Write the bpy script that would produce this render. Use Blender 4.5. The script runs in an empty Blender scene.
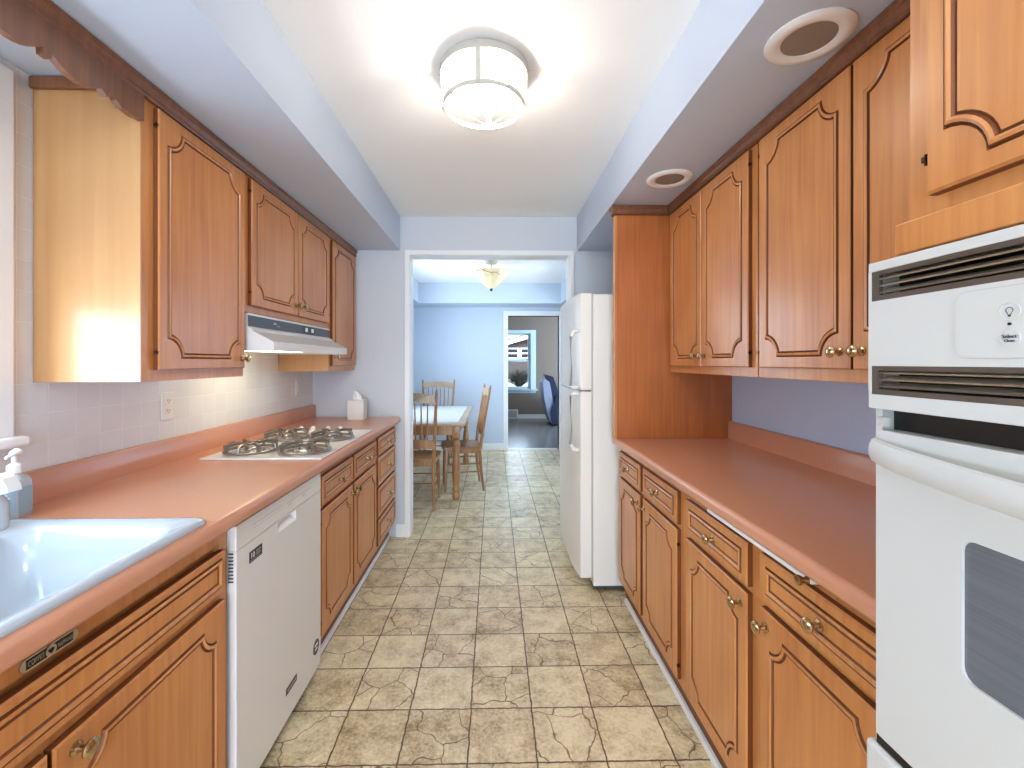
import bpy, bmesh, math, random
from mathutils import Vector, Matrix
random.seed(7)
PI = math.pi
SC = bpy.context.scene
COL = SC.collection

# ------------------------------------------------------------------ camera
cam = bpy.data.cameras.new('camera')
cam.sensor_width = 36
cam.lens = 443 / 1024 * 36
cam.shift_x = 9.6 / 1024
cam.shift_y = -22 / 1024
cam.clip_start = 0.02
co = bpy.data.objects.new('camera', cam)
co.location = (0, 0, 1.33)
co.rotation_euler = (PI / 2, 0, -math.radians(1.09))
COL.objects.link(co)
SC.camera = co

# ------------------------------------------------------------------ world, view
SC.view_settings.view_transform = 'Standard'
SC.view_settings.look = 'None'
SC.view_settings.gamma = 1
SC.view_settings.use_curve_mapping = False
SC.view_settings.exposure = 0.30
SC.cycles.use_denoising = True
SC.cycles.max_bounces = 10
SC.cycles.diffuse_bounces = 6
SC.cycles.sample_clamp_indirect = 6
SC.cycles.caustics_reflective = False
SC.cycles.caustics_refractive = False
w = bpy.data.worlds.new('daylight')
SC.world = w
w.use_nodes = True
wn = w.node_tree
bg = wn.nodes['Background']
bg.inputs[0].default_value = (0.66, 0.82, 1.0, 1)
bg.inputs[1].default_value = 13.5
BULB = 95.0          # ceiling lamp bulbs
HOODLAMP = 8.0
REARFILL = 48.0       # added fill glow, unseen, behind the camera


def portal(loc, rot, sx, sy):
    d = bpy.data.lights.new('window_portal', 'AREA')
    d.shape = 'RECTANGLE'; d.size = sx; d.size_y = sy
    d.cycles.is_portal = True
    o = bpy.data.objects.new('window_portal', d)
    o.location = loc; o.rotation_euler = rot
    COL.objects.link(o)


portal((-1.50, 0.64, 1.31), (0, -PI / 2, 0), 0.38, 1.14)        # kitchen window
portal((0.0, -4.12, 1.2), (PI / 2, 0, 0), 2.4, 2.1)            # added opening far behind, for even light
portal((1.5, 5.0, 1.5), (0, PI / 2, 0), 1.1, 0.8)             # added dining side opening, unseen
portal((3.3, 8.6, 1.3), (0, PI / 2, 0), 2.0, 2.4)               # added far room side opening, unseen
portal((-1.32, 4.95, 1.5), (0, -PI / 2, 0), 1.1, 0.9)           # dining window
portal((0.55, 10.6, 1.36), (-PI / 2, 0, 0), 0.9, 1.4)           # far room window


# ------------------------------------------------------------------ materials
def s2l(c):
    c = c / 255
    return c / 12.92 if c <= 0.04045 else ((c + 0.055) / 1.055) ** 2.4


def rgb(r, g, b):
    return (s2l(r), s2l(g), s2l(b), 1)


def mat(name, col, rough=0.5, metal=0.0, noise=0.0, nscale=8.0, bump=0.0, emit=None, es=0.0, coat=0.0, spec=0.5, trans=0.0, ior=1.45, stretch=None):
    m = bpy.data.materials.new(name)
    m.use_nodes = True
    nt = m.node_tree
    b = nt.nodes['Principled BSDF']
    b.inputs['Base Color'].default_value = col
    b.inputs['Roughness'].default_value = rough
    b.inputs['Metallic'].default_value = metal
    b.inputs['Specular IOR Level'].default_value = spec
    b.inputs['Coat Weight'].default_value = coat
    b.inputs['Coat Roughness'].default_value = 0.12
    b.inputs['Transmission Weight'].default_value = trans
    b.inputs['IOR'].default_value = ior
    if emit:
        b.inputs['Emission Color'].default_value = emit
        b.inputs['Emission Strength'].default_value = es
    if noise or bump:
        tc = nt.nodes.new('ShaderNodeTexCoord')
        mp = nt.nodes.new('ShaderNodeMapping')
        mp.inputs['Scale'].default_value = stretch or (1, 1, 1)
        nz = nt.nodes.new('ShaderNodeTexNoise')
        nz.inputs['Scale'].default_value = nscale
        nz.inputs['Detail'].default_value = 5
        nt.links.new(tc.outputs['Object'], mp.inputs[0])
        nt.links.new(mp.outputs[0], nz.inputs['Vector'])
        if noise:
            mx = nt.nodes.new('ShaderNodeMix'); mx.data_type = 'RGBA'
            mx.inputs[6].default_value = tuple(max(0, c * (1 - noise)) for c in col[:3]) + (1,)
            mx.inputs[7].default_value = tuple(min(1, c * (1 + noise)) for c in col[:3]) + (1,)
            nt.links.new(nz.outputs[0], mx.inputs[0])
            nt.links.new(mx.outputs[2], b.inputs['Base Color'])
        if bump:
            bp = nt.nodes.new('ShaderNodeBump')
            bp.inputs['Strength'].default_value = bump
            bp.inputs['Distance'].default_value = 0.01
            nt.links.new(nz.outputs[0], bp.inputs['Height'])
            nt.links.new(bp.outputs[0], b.inputs['Normal'])
    return m


def wood(name, dark, light, rough=0.33, coat=0.25, gs=1.0, horiz=False):
    m = bpy.data.materials.new(name); m.use_nodes = True
    nt = m.node_tree; N = nt.nodes; L = nt.links
    b = N['Principled BSDF']
    tc = N.new('ShaderNodeTexCoord')
    oi = N.new('ShaderNodeObjectInfo')
    ad = N.new('ShaderNodeVectorMath'); ad.operation = 'ADD'
    L.new(tc.outputs['Object'], ad.inputs[0]); L.new(oi.outputs['Random'], ad.inputs[1])
    mp = N.new('ShaderNodeMapping')
    mp.inputs['Scale'].default_value = (55 * gs, 55 * gs, 2.2 * gs)
    L.new(ad.outputs[0], mp.inputs[0])
    n1 = N.new('ShaderNodeTexNoise'); n1.inputs['Scale'].default_value = 1.0; n1.inputs['Detail'].default_value = 6
    n1.inputs['Distortion'].default_value = 0.6
    L.new(mp.outputs[0], n1.inputs['Vector'])
    n2 = N.new('ShaderNodeTexNoise'); n2.inputs['Scale'].default_value = 3.0; n2.inputs['Detail'].default_value = 2
    L.new(ad.outputs[0], n2.inputs['Vector'])
    mm = N.new('ShaderNodeMath'); mm.operation = 'MULTIPLY_ADD'
    L.new(n1.outputs[0], mm.inputs[0]); mm.inputs[1].default_value = 0.6
    m2 = N.new('ShaderNodeMath'); m2.operation = 'MULTIPLY'; m2.inputs[1].default_value = 0.45
    L.new(n2.outputs[0], m2.inputs[0]); L.new(m2.outputs[0], mm.inputs[2])
    cr = N.new('ShaderNodeValToRGB')
    cr.color_ramp.elements[0].position = 0.30; cr.color_ramp.elements[0].color = dark
    cr.color_ramp.elements[1].position = 0.72; cr.color_ramp.elements[1].color = light
    L.new(mm.outputs[0], cr.inputs[0]); L.new(cr.outputs[0], b.inputs['Base Color'])
    b.inputs['Roughness'].default_value = rough
    b.inputs['Coat Weight'].default_value = coat; b.inputs['Coat Roughness'].default_value = 0.22
    bp = N.new('ShaderNodeBump'); bp.inputs['Strength'].default_value = 0.05; bp.inputs['Distance'].default_value = 0.004
    L.new(n1.outputs[0], bp.inputs['Height']); L.new(bp.outputs[0], b.inputs['Normal'])
    return m


def tile_floor():
    m = bpy.data.materials.new('stone_look_tile'); m.use_nodes = True
    nt = m.node_tree; N = nt.nodes; L = nt.links
    b = N['Principled BSDF']
    T = 0.2325

    def math_(op, a, bb=None, c=None):
        n = N.new('ShaderNodeMath'); n.operation = op
        for i, v in enumerate((a, bb, c)):
            if v is None: continue
            if isinstance(v, (int, float)): n.inputs[i].default_value = v
            else: L.new(v, n.inputs[i])
        return n.outputs[0]
    tc = N.new('ShaderNodeTexCoord')
    wob = N.new('ShaderNodeTexNoise'); wob.inputs['Scale'].default_value = 30; wob.inputs['Detail'].default_value = 3
    L.new(tc.outputs['Object'], wob.inputs['Vector'])
    ws = math_('MULTIPLY', math_('SUBTRACT', wob.outputs[0], 0.5), 0.010)
    sp = N.new('ShaderNodeSeparateXYZ'); L.new(tc.outputs['Object'], sp.inputs[0])
    u = math_('DIVIDE', math_('ADD', math_('ADD', sp.outputs[0], ws), 0.088 + T * 40), T)
    v = math_('DIVIDE', math_('ADD', math_('ADD', sp.outputs[1], ws), -1.701 + T * 40), T)
    fu = math_('FRACT', u); fv = math_('FRACT', v)
    eu = math_('MINIMUM', fu, math_('SUBTRACT', 1.0, fu)); ev = math_('MINIMUM', fv, math_('SUBTRACT', 1.0, fv))
    e = math_('MINIMUM', eu, ev)
    g = N.new('ShaderNodeMapRange'); g.inputs[1].default_value = 0.007; g.inputs[2].default_value = 0.017
    g.inputs[3].default_value = 1; g.inputs[4].default_value = 0
    L.new(e, g.inputs[0])
    iu = math_('FLOOR', u); iv = math_('FLOOR', v)
    chk = math_('MODULO', math_('ADD', math_('ADD', iu, iv), 1.0), 2.0)       # 0 / 1
    # cracks
    wn_ = N.new('ShaderNodeTexNoise'); wn_.inputs['Scale'].default_value = 5.5; wn_.inputs['Detail'].default_value = 3
    L.new(tc.outputs['Object'], wn_.inputs['Vector'])
    vm = N.new('ShaderNodeVectorMath'); vm.operation = 'MULTIPLY_ADD'
    L.new(wn_.outputs['Color'], vm.inputs[0]); vm.inputs[1].default_value = (0.16, 0.16, 0.0); L.new(tc.outputs['Object'], vm.inputs[2])
    vo = N.new('ShaderNodeTexVoronoi'); vo.voronoi_dimensions = '2D'; vo.feature = 'DISTANCE_TO_EDGE'
    vo.inputs['Scale'].default_value = 6.5
    L.new(vm.outputs[0], vo.inputs['Vector'])
    cm = N.new('ShaderNodeMapRange'); cm.inputs[1].default_value = 0.006; cm.inputs[2].default_value = 0.020
    cm.inputs[3].default_value = 1; cm.inputs[4].default_value = 0
    L.new(vo.outputs['Distance'], cm.inputs[0])
    ck = math_('MULTIPLY', math_('MULTIPLY', cm.outputs[0], chk), 0.85)
    line = math_('MAXIMUM', g.outputs[0], ck)
    # stone mottling
    n1 = N.new('ShaderNodeTexNoise'); n1.inputs['Scale'].default_value = 9; n1.inputs['Detail'].default_value = 8; n1.inputs['Roughness'].default_value = 0.7
    L.new(tc.outputs['Object'], n1.inputs['Vector'])
    n2 = N.new('ShaderNodeTexNoise'); n2.inputs['Scale'].default_value = 70; n2.inputs['Detail'].default_value = 4; n2.inputs['Roughness'].default_value = 0.8
    L.new(tc.outputs['Object'], n2.inputs['Vector'])
    wnz = N.new('ShaderNodeTexWhiteNoise'); wnz.noise_dimensions = '2D'
    cb = N.new('ShaderNodeCombineXYZ'); L.new(iu, cb.inputs[0]); L.new(iv, cb.inputs[1]); L.new(cb.outputs[0], wnz.inputs['Vector'])
    f = math_('ADD', math_('MULTIPLY', n1.outputs[0], 0.55), math_('MULTIPLY', n2.outputs[0], 0.40))
    f = math_('ADD', f, math_('MULTIPLY', wnz.outputs['Value'], 0.08))
    cr = N.new('ShaderNodeValToRGB')
    E_ = cr.color_ramp.elements
    E_[0].position = 0.385; E_[0].color = rgb(156, 130, 90)
    E_[1].position = 0.60; E_[1].color = rgb(240, 226, 188)
    x = E_.new(0.49); x.color = rgb(212, 193, 154)
    L.new(f, cr.inputs[0])
    mx = N.new('ShaderNodeMix'); mx.data_type = 'RGBA'
    L.new(line, mx.inputs[0]); L.new(cr.outputs[0], mx.inputs[6]); mx.inputs[7].default_value = rgb(92, 70, 44)
    L.new(mx.outputs[2], b.inputs['Base Color'])
    r = math_('ADD', math_('MULTIPLY', n2.outputs[0], 0.25), 0.22)
    L.new(r, b.inputs['Roughness'])
    bp = N.new('ShaderNodeBump'); bp.inputs['Strength'].default_value = 0.35; bp.inputs['Distance'].default_value = 0.002
    L.new(math_('SUBTRACT', math_('MULTIPLY', n2.outputs[0], 0.4), line), bp.inputs['Height']); L.new(bp.outputs[0], b.inputs['Normal'])
    return m


def tile_wall():
    m = bpy.data.materials.new('square_wall_tile'); m.use_nodes = True
    nt = m.node_tree; N = nt.nodes; L = nt.links
    b = N['Principled BSDF']
    tc = N.new('ShaderNodeTexCoord'); sp = N.new('ShaderNodeSeparateXYZ'); cb = N.new('ShaderNodeCombineXYZ')
    L.new(tc.outputs['Object'], sp.inputs[0])
    a = N.new('ShaderNodeMath'); a.inputs[1].default_value = 0.063; L.new(sp.outputs[1], a.inputs[0])
    c = N.new('ShaderNodeMath'); c.inputs[1].default_value = 0.009; L.new(sp.outputs[2], c.inputs[0])
    L.new(a.outputs[0], cb.inputs[0]); L.new(c.outputs[0], cb.inputs[1])
    br = N.new('ShaderNodeTexBrick'); br.offset = 0; br.squash = 1
    br.inputs['Scale'].default_value = 1
    br.inputs['Brick Width'].default_value = 0.091; br.inputs['Row Height'].default_value = 0.091
    br.inputs['Mortar Size'].default_value = 0.0016; br.inputs['Mortar Smooth'].default_value = 0.4
    br.inputs['Color1'].default_value = rgb(228, 228, 225); br.inputs['Color2'].default_value = rgb(222, 222, 220)
    br.inputs['Mortar'].default_value = rgb(240, 239, 235)
    L.new(cb.outputs[0], br.inputs['Vector']); L.new(br.outputs['Color'], b.inputs['Base Color'])
    b.inputs['Roughness'].default_value = 0.28
    bp = N.new('ShaderNodeBump'); bp.inputs['Strength'].default_value = 0.5; bp.inputs['Distance'].default_value = 0.0015; bp.invert = True
    L.new(br.outputs['Fac'], bp.inputs['Height']); L.new(bp.outputs[0], b.inputs['Normal'])
    return m


def planks(name, c1, c2, cm, bw, rh, rough, swap=False):
    m = bpy.data.materials.new(name); m.use_nodes = True
    nt = m.node_tree; N = nt.nodes; L = nt.links
    b = N['Principled BSDF']
    tc = N.new('ShaderNodeTexCoord'); mp = N.new('ShaderNodeMapping')
    if swap: mp.inputs['Rotation'].default_value = swap
    L.new(tc.outputs['Object'], mp.inputs[0])
    br = N.new('ShaderNodeTexBrick'); br.inputs['Scale'].default_value = 1
    br.inputs['Brick Width'].default_value = bw; br.inputs['Row Height'].default_value = rh
    br.inputs['Mortar Size'].default_value = 0.003
    br.inputs['Color1'].default_value = c1; br.inputs['Color2'].default_value = c2; br.inputs['Mortar'].default_value = cm
    L.new(mp.outputs[0], br.inputs['Vector']); L.new(br.outputs['Color'], b.inputs['Base Color'])
    b.inputs['Roughness'].default_value = rough
    return m


M = {}
M['soffit'] = mat('daylight_tinted_grey_paint', rgb(192, 203, 219), 0.55, bump=0.03, nscale=60)  # cool daylight cast mixed into the grey soffit colour
M['wall'] = mat('grey_paint', rgb(202, 206, 212), 0.55, bump=0.03, nscale=60)
M['ceil'] = mat('white_ceiling_paint', rgb(248, 248, 247), 0.7, bump=0.03, nscale=60)
M['blue'] = mat('pale_blue_paint', rgb(196, 206, 219), 0.6, bump=0.03, nscale=60)
M['daylight_wall'] = mat('daylight_tinted_wall_paint', rgb(190, 208, 232), 0.6)  # blue daylight cast put into the right wall's colour
M['taupe'] = mat('taupe_paint', rgb(128, 116, 106), 0.6)
M['trim'] = mat('white_trim_paint', rgb(236, 236, 234), 0.35)
M['tile'] = tile_wall()
M['floor'] = tile_floor()
M['dark_floor'] = planks('dark_grey_boards', rgb(92, 92, 92), rgb(116, 116, 114), rgb(60, 60, 60), 1.2, 0.12, 0.22)
M['wood'] = wood('honey_maple', rgb(176, 106, 52), rgb(210, 143, 80))
M['wood_side'] = wood('honey_maple_panel', rgb(178, 128, 80), rgb(196, 148, 98), 0.30, 0.3, gs=0.5)
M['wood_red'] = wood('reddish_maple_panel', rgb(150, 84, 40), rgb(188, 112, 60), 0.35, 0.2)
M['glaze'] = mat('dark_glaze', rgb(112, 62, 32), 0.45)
M['moulding'] = wood('brown_moulding', rgb(96, 58, 36), rgb(140, 88, 56), 0.4, 0.1)
M['wood_pale'] = wood('pale_bead', rgb(170, 104, 54), rgb(218, 152, 92), 0.3, 0.3)  # slightly lighter wood tone on the raised beads
M['counter'] = mat('terracotta_laminate', rgb(200, 141, 110), 0.28, noise=0.05, nscale=140, coat=0.15)
M['appliance'] = mat('white_enamel', rgb(224, 222, 218), 0.28, coat=0.2)
M['oven'] = mat('oven_enamel', rgb(198, 197, 193), 0.28, coat=0.2)
M['fridge'] = mat('off_white_enamel', rgb(232, 228, 220), 0.32, bump=0.04, nscale=180)
M['enamel'] = mat('sink_porcelain', rgb(180, 189, 196), 0.15, coat=0.4)
M['white'] = mat('white_plastic', rgb(236, 236, 234), 0.35)
M['grey'] = mat('light_grey_plastic', rgb(178, 176, 172), 0.45)
M['pan'] = mat('satin_pan', rgb(150, 148, 144), 0.6)
M['black'] = mat('black_enamel', rgb(20, 19, 18), 0.3)
M['darkgrey'] = mat('dark_grey_panel', rgb(64, 68, 74), 0.4)
M['bronze'] = mat('bronze_vent', rgb(104, 94, 84), 0.35, metal=0.6)
M['slat'] = mat('champagne_slat', rgb(176, 160, 142), 0.3, metal=0.7)
M['steel'] = mat('polished_steel', rgb(205, 203, 198), 0.2, metal=1.0)
M['iron'] = mat('grey_grate', rgb(142, 137, 128), 0.32, metal=0.75)
M['brass'] = mat('aged_brass', rgb(190, 168, 130), 0.22, metal=1.0)
M['hinge'] = mat('dark_hinge', rgb(48, 30, 22), 0.4, metal=0.6)
M['glass_oven'] = mat('oven_glass', rgb(96, 98, 104), 0.16, noise=0.25, nscale=1, stretch=(1, 1, 330), coat=0.5)
M['nickel'] = mat('white_metal', rgb(186, 182, 174), 0.3, metal=0.4)
M['bulb'] = mat('lit_bulb', (1, 1, 1, 1), 0.4, emit=(1.0, 0.91, 0.78, 1), es=BULB)
M['hoodlamp'] = mat('lit_hood_lens', (1, 1, 1, 1), 0.4, emit=(1.0, 0.86, 0.58, 1), es=HOODLAMP)
M['rearfill'] = mat('fill_diffuser', (1, 1, 1, 1), 0.4, emit=(1.0, 0.93, 0.85, 1), es=REARFILL)
M['shade'] = mat('art_glass_shade', rgb(206, 190, 150), 0.3, noise=0.12, nscale=18, emit=(1.0, 0.90, 0.68, 1), es=0.28)
M['oak'] = wood('honey_oak', rgb(128, 84, 48), rgb(184, 134, 84), 0.35, 0.2)
M['oak_pale'] = wood('worn_oak', rgb(140, 112, 84), rgb(190, 166, 136), 0.4, 0.1)
M['tabletop'] = mat('pale_tile_tabletop', rgb(206, 208, 206), 0.25)
M['navy'] = mat('navy_upholstery', rgb(34, 44, 74), 0.7)
M['silver_fabric'] = mat('pale_grey_upholstery', rgb(160, 172, 200), 0.6)
M['tissue'] = mat('tissue_paper', rgb(244, 244, 242), 0.8)
M['boxwhite'] = mat('tissue_box_card', rgb(226, 226, 220), 0.6, noise=0.03, nscale=20)
M['clear'] = mat('clear_plastic', rgb(226, 234, 240), 0.12, trans=0.45)
M['label_blue'] = mat('pale_blue_label', rgb(150, 180, 196), 0.5)
M['vinyl'] = mat('window_vinyl_blue', rgb(196, 220, 232), 0.4)
M['dim_glass'] = mat('dimmed_window_glass', (0.42, 0.43, 0.45, 1), 0.0, trans=1.0, ior=1.02, spec=0.2)  # glass colour darkened to tone down the bright daylight view
M['glass'] = mat('window_glass', (1, 1, 1, 1), 0.0, trans=1.0, ior=1.02, spec=0.2)
M['outlet'] = mat('outlet_plastic', rgb(232, 230, 222), 0.35)
M['pinktone'] = mat('silver_can_mesh', rgb(150, 144, 136), 0.5, metal=0.3)
M['snow'] = mat('winter_ground', rgb(120, 112, 100), 0.9, noise=0.4, nscale=3)
M['brick'] = planks('tan_brick', rgb(92, 76, 66), rgb(78, 66, 60), rgb(112, 104, 98), 0.22, 0.075, 0.9, swap=(PI / 2, 0, 0))
M['roof'] = mat('grey_shingle', rgb(70, 70, 72), 0.9, noise=0.2, nscale=10)
M['bush'] = mat('bare_bush', rgb(44, 42, 34), 0.9, noise=0.3, nscale=10)

# ------------------------------------------------------------------ helpers
WL = {}


def wl(o):
    return WL.get(o.name, Vector((0, 0, 0))) if o else Vector((0, 0, 0))


def empty(name, label, cat, loc, group=None):
    o = bpy.data.objects.new(name, None)
    o.empty_display_size = 0.1
    o.location = loc
    COL.objects.link(o)
    WL[o.name] = Vector(loc)
    o['label'] = label; o['category'] = cat
    if group: o['group'] = group
    return o


def tag(o, label, cat, group=None):
    o['label'] = label; o['category'] = cat
    if group: o['group'] = group
    return o


class MB:
    """collects shapes given in WORLD coordinates"""
    def __init__(s):
        s.bm = bmesh.new(); s.mi = 0

    def face(s, vs):
        try:
            f = s.bm.faces.new(vs); f.material_index = s.mi; return f
        except ValueError:
            return None

    def box(s, x0, x1, y0, y1, z0, z1, bev=0.0, seg=2):
        x0, x1 = sorted((x0, x1)); y0, y1 = sorted((y0, y1)); z0, z1 = sorted((z0, z1))
        v = [s.bm.verts.new((x, y, z)) for x in (x0, x1) for y in (y0, y1) for z in (z0, z1)]
        fs = [s.face([v[i] for i in q]) for q in ((0, 1, 3, 2), (4, 6, 7, 5), (0, 4, 5, 1), (2, 3, 7, 6), (0, 2, 6, 4), (1, 5, 7, 3))]
        if bev:
            es = set(e for f in fs for e in f.edges)
            r = bmesh.ops.bevel(s.bm, geom=list(es), offset=bev, segments=seg, affect='EDGES', profile=0.5)
            for f in r['faces']: f.material_index = s.mi
        return s

    def prism(s, poly, axis, a0, a1, bev=0):
        """poly of 2D points; axis 'x': (y,z); 'y': (x,z); 'z': (x,y)"""
        def P(p, a):
            return {'x': (a, p[0], p[1]), 'y': (p[0], a, p[1]), 'z': (p[0], p[1], a)}[axis]
        A = [s.bm.verts.new(P(p, a0)) for p in poly]; B = [s.bm.verts.new(P(p, a1)) for p in poly]
        n = len(poly)
        fs = [s.face(A), s.face(B[::-1])]
        for i in range(n):
            fs.append(s.face([A[i], B[i], B[(i + 1) % n], A[(i + 1) % n]]))
        return s

    def lathe(s, prof, c, axis=(0, 0, 1), n=24, cap=True):
        """prof: list of (r, h) along axis from c"""
        ax = Vector(axis).normalized(); q = Vector((0, 0, 1)).rotation_difference(ax); c = Vector(c)
        rings = []
        for r, h in prof:
            if r < 1e-6: rings.append([s.bm.verts.new(c + q @ Vector((0, 0, h)))])
            else: rings.append([s.bm.verts.new(c + q @ Vector((r * math.cos(2 * PI * i / n), r * math.sin(2 * PI * i / n), h))) for i in range(n)])
        for a, b in zip(rings, rings[1:]):
            for i in range(n):
                j = (i + 1) % n
                if len(a) == 1 and len(b) == 1: continue
                if len(a) == 1: s.face([a[0], b[i], b[j]])
                elif len(b) == 1: s.face([a[i], a[j], b[0]])
                else: s.face([a[i], a[j], b[j], b[i]])
        if cap:
            if len(rings[0]) > 1: s.face(rings[0][::-1])
            if len(rings[-1]) > 1: s.face(rings[-1])
        return s

    def tube(s, pts, r, n=10, closed=False):
        pts = [Vector(p) for p in pts]; N = len(pts)
        rr = r if isinstance(r, (list, tuple)) else [r] * N
        rings = []; up = None
        for i, p in enumerate(pts):
            if closed: t = pts[(i + 1) % N] - pts[i - 1]
            else: t = pts[min(i + 1, N - 1)] - pts[max(i - 1, 0)]
            t.normalize()
            if up is None:
                up = Vector((0, 0, 1)) if abs(t.z) < 0.9 else Vector((1, 0, 0))
            a = t.cross(up)
            if a.length < 1e-4: a = t.cross(Vector((0, 1, 0)))
            a.normalize(); b = t.cross(a).normalized(); up = -b if False else up
            rings.append([s.bm.verts.new(p + (a * math.cos(2 * PI * k / n) + b * math.sin(2 * PI * k / n)) * rr[i]) for k in range(n)])
        m = N if closed else N - 1
        for i in range(m):
            A, B = rings[i], rings[(i + 1) % N]
            for k in range(n):
                j = (k + 1) % n
                s.face([A[k], A[j], B[j], B[k]])
        if not closed:
            s.face(rings[0][::-1]); s.face(rings[-1])
        return s

    def loft(s, rings, closed=True, caps=(True, True)):
        R = [[s.bm.verts.new(p) for p in r] for r in rings]
        n = len(R[0])
        for A, B in zip(R, R[1:]):
            for k in range(n if closed else n - 1):
                j = (k + 1) % n
                s.face([A[k], A[j], B[j], B[k]])
        if caps[0]: s.face(R[0][::-1])
        if caps[1]: s.face(R[-1])
        return s

    def build(s, name, m, parent=None, loc=None, smooth=False, angle=0.6, label=None):
        ms = m if isinstance(m, (list, tuple)) else [m]
        bmesh.ops.recalc_face_normals(s.bm, faces=s.bm.faces[:])
        base = wl(parent)
        L = Vector(loc) if loc is not None else (base if parent else Vector((0, 0, 0)))
        bmesh.ops.translate(s.bm, vec=-L, verts=s.bm.verts[:])
        me = bpy.data.meshes.new(name); s.bm.to_mesh(me); s.bm.free()
        for k in ms: me.materials.append(M[k])
        if smooth:
            me.shade_smooth() if hasattr(me, 'shade_smooth') else None
            try: me.set_sharp_from_angle(angle=angle)
            except Exception: pass
        o = bpy.data.objects.new(name, me); COL.objects.link(o)
        if parent: o.parent = parent
        o.location = L - base if parent else L
        WL[o.name] = L
        if label: o['label'] = label
        return o


def struct(o):
    o['kind'] = 'structure'; return o


def bx(*a, **k):
    return MB().box(*a, **k)


# ------------------------------------------------------------------ the shell
XL, XR = -1.375, 1.30
YB = -4.0        # wall behind the camera
YF = 3.39        # wall with the cased opening
CZ = 2.44
SZ = 2.18        # soffit underside
SL, SR = -0.714, 0.636
struct(bx(-1.6, 3.2, YB - 0.15, 6.76, -0.1, 0).build('floor', 'floor'))
struct(bx(-1.6, 3.4, 6.76, 10.55, -0.1, -0.001).build('floor', 'dark_floor'))
struct(bx(-1.6, 3.4, YB - 0.15, 10.6, CZ, CZ + 0.1).build('ceiling', 'ceil'))


def wall_x(name, x0, x1, y0, y1, holes, m, z1=CZ):
    """wall slab thin in x, with rectangular holes (ya,yb,za,zb)"""
    b = MB(); ys = sorted(holes); cur = y0
    for ya, yb, za, zb in ys:
        b.box(x0, x1, cur, ya, 0, z1)
        if za > 0: b.box(x0, x1, ya, yb, 0, za)
        b.box(x0, x1, ya, yb, zb, z1); cur = yb
    b.box(x0, x1, cur, y1, 0, z1)
    return struct(b.build(name, m))


def wall_y(name, y0, y1, x0, x1, holes, m, z1=CZ):
    b = MB(); cur = x0
    for xa, xb, za, zb in sorted(holes):
        b.box(cur, xa, y0, y1, 0, z1)
        if za > 0: b.box(xa, xb, y0, y1, 0, za)
        b.box(xa, xb, y0, y1, zb, z1); cur = xb
    b.box(cur, x1, y0, y1, 0, z1)
    return struct(b.build(name, m))


wall_x('wall_left', XL - 0.12, XL, YB, YF, [(0.08, 1.215, 1.12, 2.085)], 'tile')
wall_x('wall_right', XR, XR + 0.12, YB, YF, [], 'daylight_wall')
wall_y('wall_back', YB - 0.12, YB, XL - 0.12, XR + 0.12, [(-1.2, 1.2, 0.1, 2.17)], 'wall')  # unseen opening added to let even fill daylight in
wall_y('wall_front', YF, YF + 0.12, XL - 0.12, 1.5, [(-0.642, 0.578, 0, 2.145)], 'wall')
# soffits
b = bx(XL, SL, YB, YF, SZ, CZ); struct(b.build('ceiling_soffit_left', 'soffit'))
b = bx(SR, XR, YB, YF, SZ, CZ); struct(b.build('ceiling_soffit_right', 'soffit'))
# dining room
wall_x('wall_dining_left', -1.34, -1.20, YF + 0.12, 6.70, [(4.5, 5.4, 0.95, 2.05)], 'blue')
wall_x('wall_dining_right', 1.42, 1.54, YF + 0.12, 6.70, [(4.6, 5.4, 0.95, 2.05)], 'blue')  # unseen opening added to brighten the dining room
wall_y('wall_dining_front', 6.70, 6.82, -1.34, 3.3, [(0.212, 0.985, 0, 2.03)], 'blue')
struct(bx(-1.20, 1.42, 6.22, 6.70, 2.155, CZ).build('ceiling_soffit_front', 'blue'))
struct(bx(-1.20, -1.05, YF + 0.12, 6.22, 2.155, CZ).build('ceiling_soffit_side', 'blue'))
struct(bx(0.94, 1.42, YF + 0.12, 6.22, 2.155, CZ).build('ceiling_soffit_dining', 'blue'))
struct(bx(-1.20, 1.42, YF + 0.1205, YF + 0.13, 2.18, CZ).build('wall_dining_back', 'blue'))
# far room
wall_y('wall_far_front', 10.40, 10.52, -1.6, 3.3, [(0.20, 0.86, 0.70, 2.0)], 'taupe')
wall_x('wall_far_left', -1.6, -1.48, 6.82, 10.4, [], 'taupe')
wall_x('wall_far_right', 3.2, 3.3, 6.82, 10.4, [(7.4, 9.8, 0.3, 2.2)], 'taupe')  # unseen opening added to brighten the far room
struct(bx(-1.48, 0.20, 6.821, 6.83, 0, CZ).build('wall_far_back', 'taupe'))
struct(bx(1.0, 3.2, 6.821, 6.83, 0, CZ).build('wall_far_back', 'taupe'))


def casing_y(name, y, yo, xa, xb, z, wd=0.055, t=0.016):
    """door casing round an opening; y is the wall face, yo the outward direction"""
    b = MB(); y1 = y + yo * t
    for (x0, x1, z0, z1) in ((xa - wd, xa, 0, z + wd), (xb, xb + wd, 0, z + wd), (xa, xb, z, z + wd)):
        b.box(x0, x1, y, y1, z0, z1, 0.004)
        b.box(x0 + .006 if x0 < xa or x0 >= xb else x0, x1 - 0.006 if x0 < xa or x0 >= xb else x1, y1, y1 + yo * 0.005, z0, z1 - 0.006)
    return struct(b.build(name, 'trim'))


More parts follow.
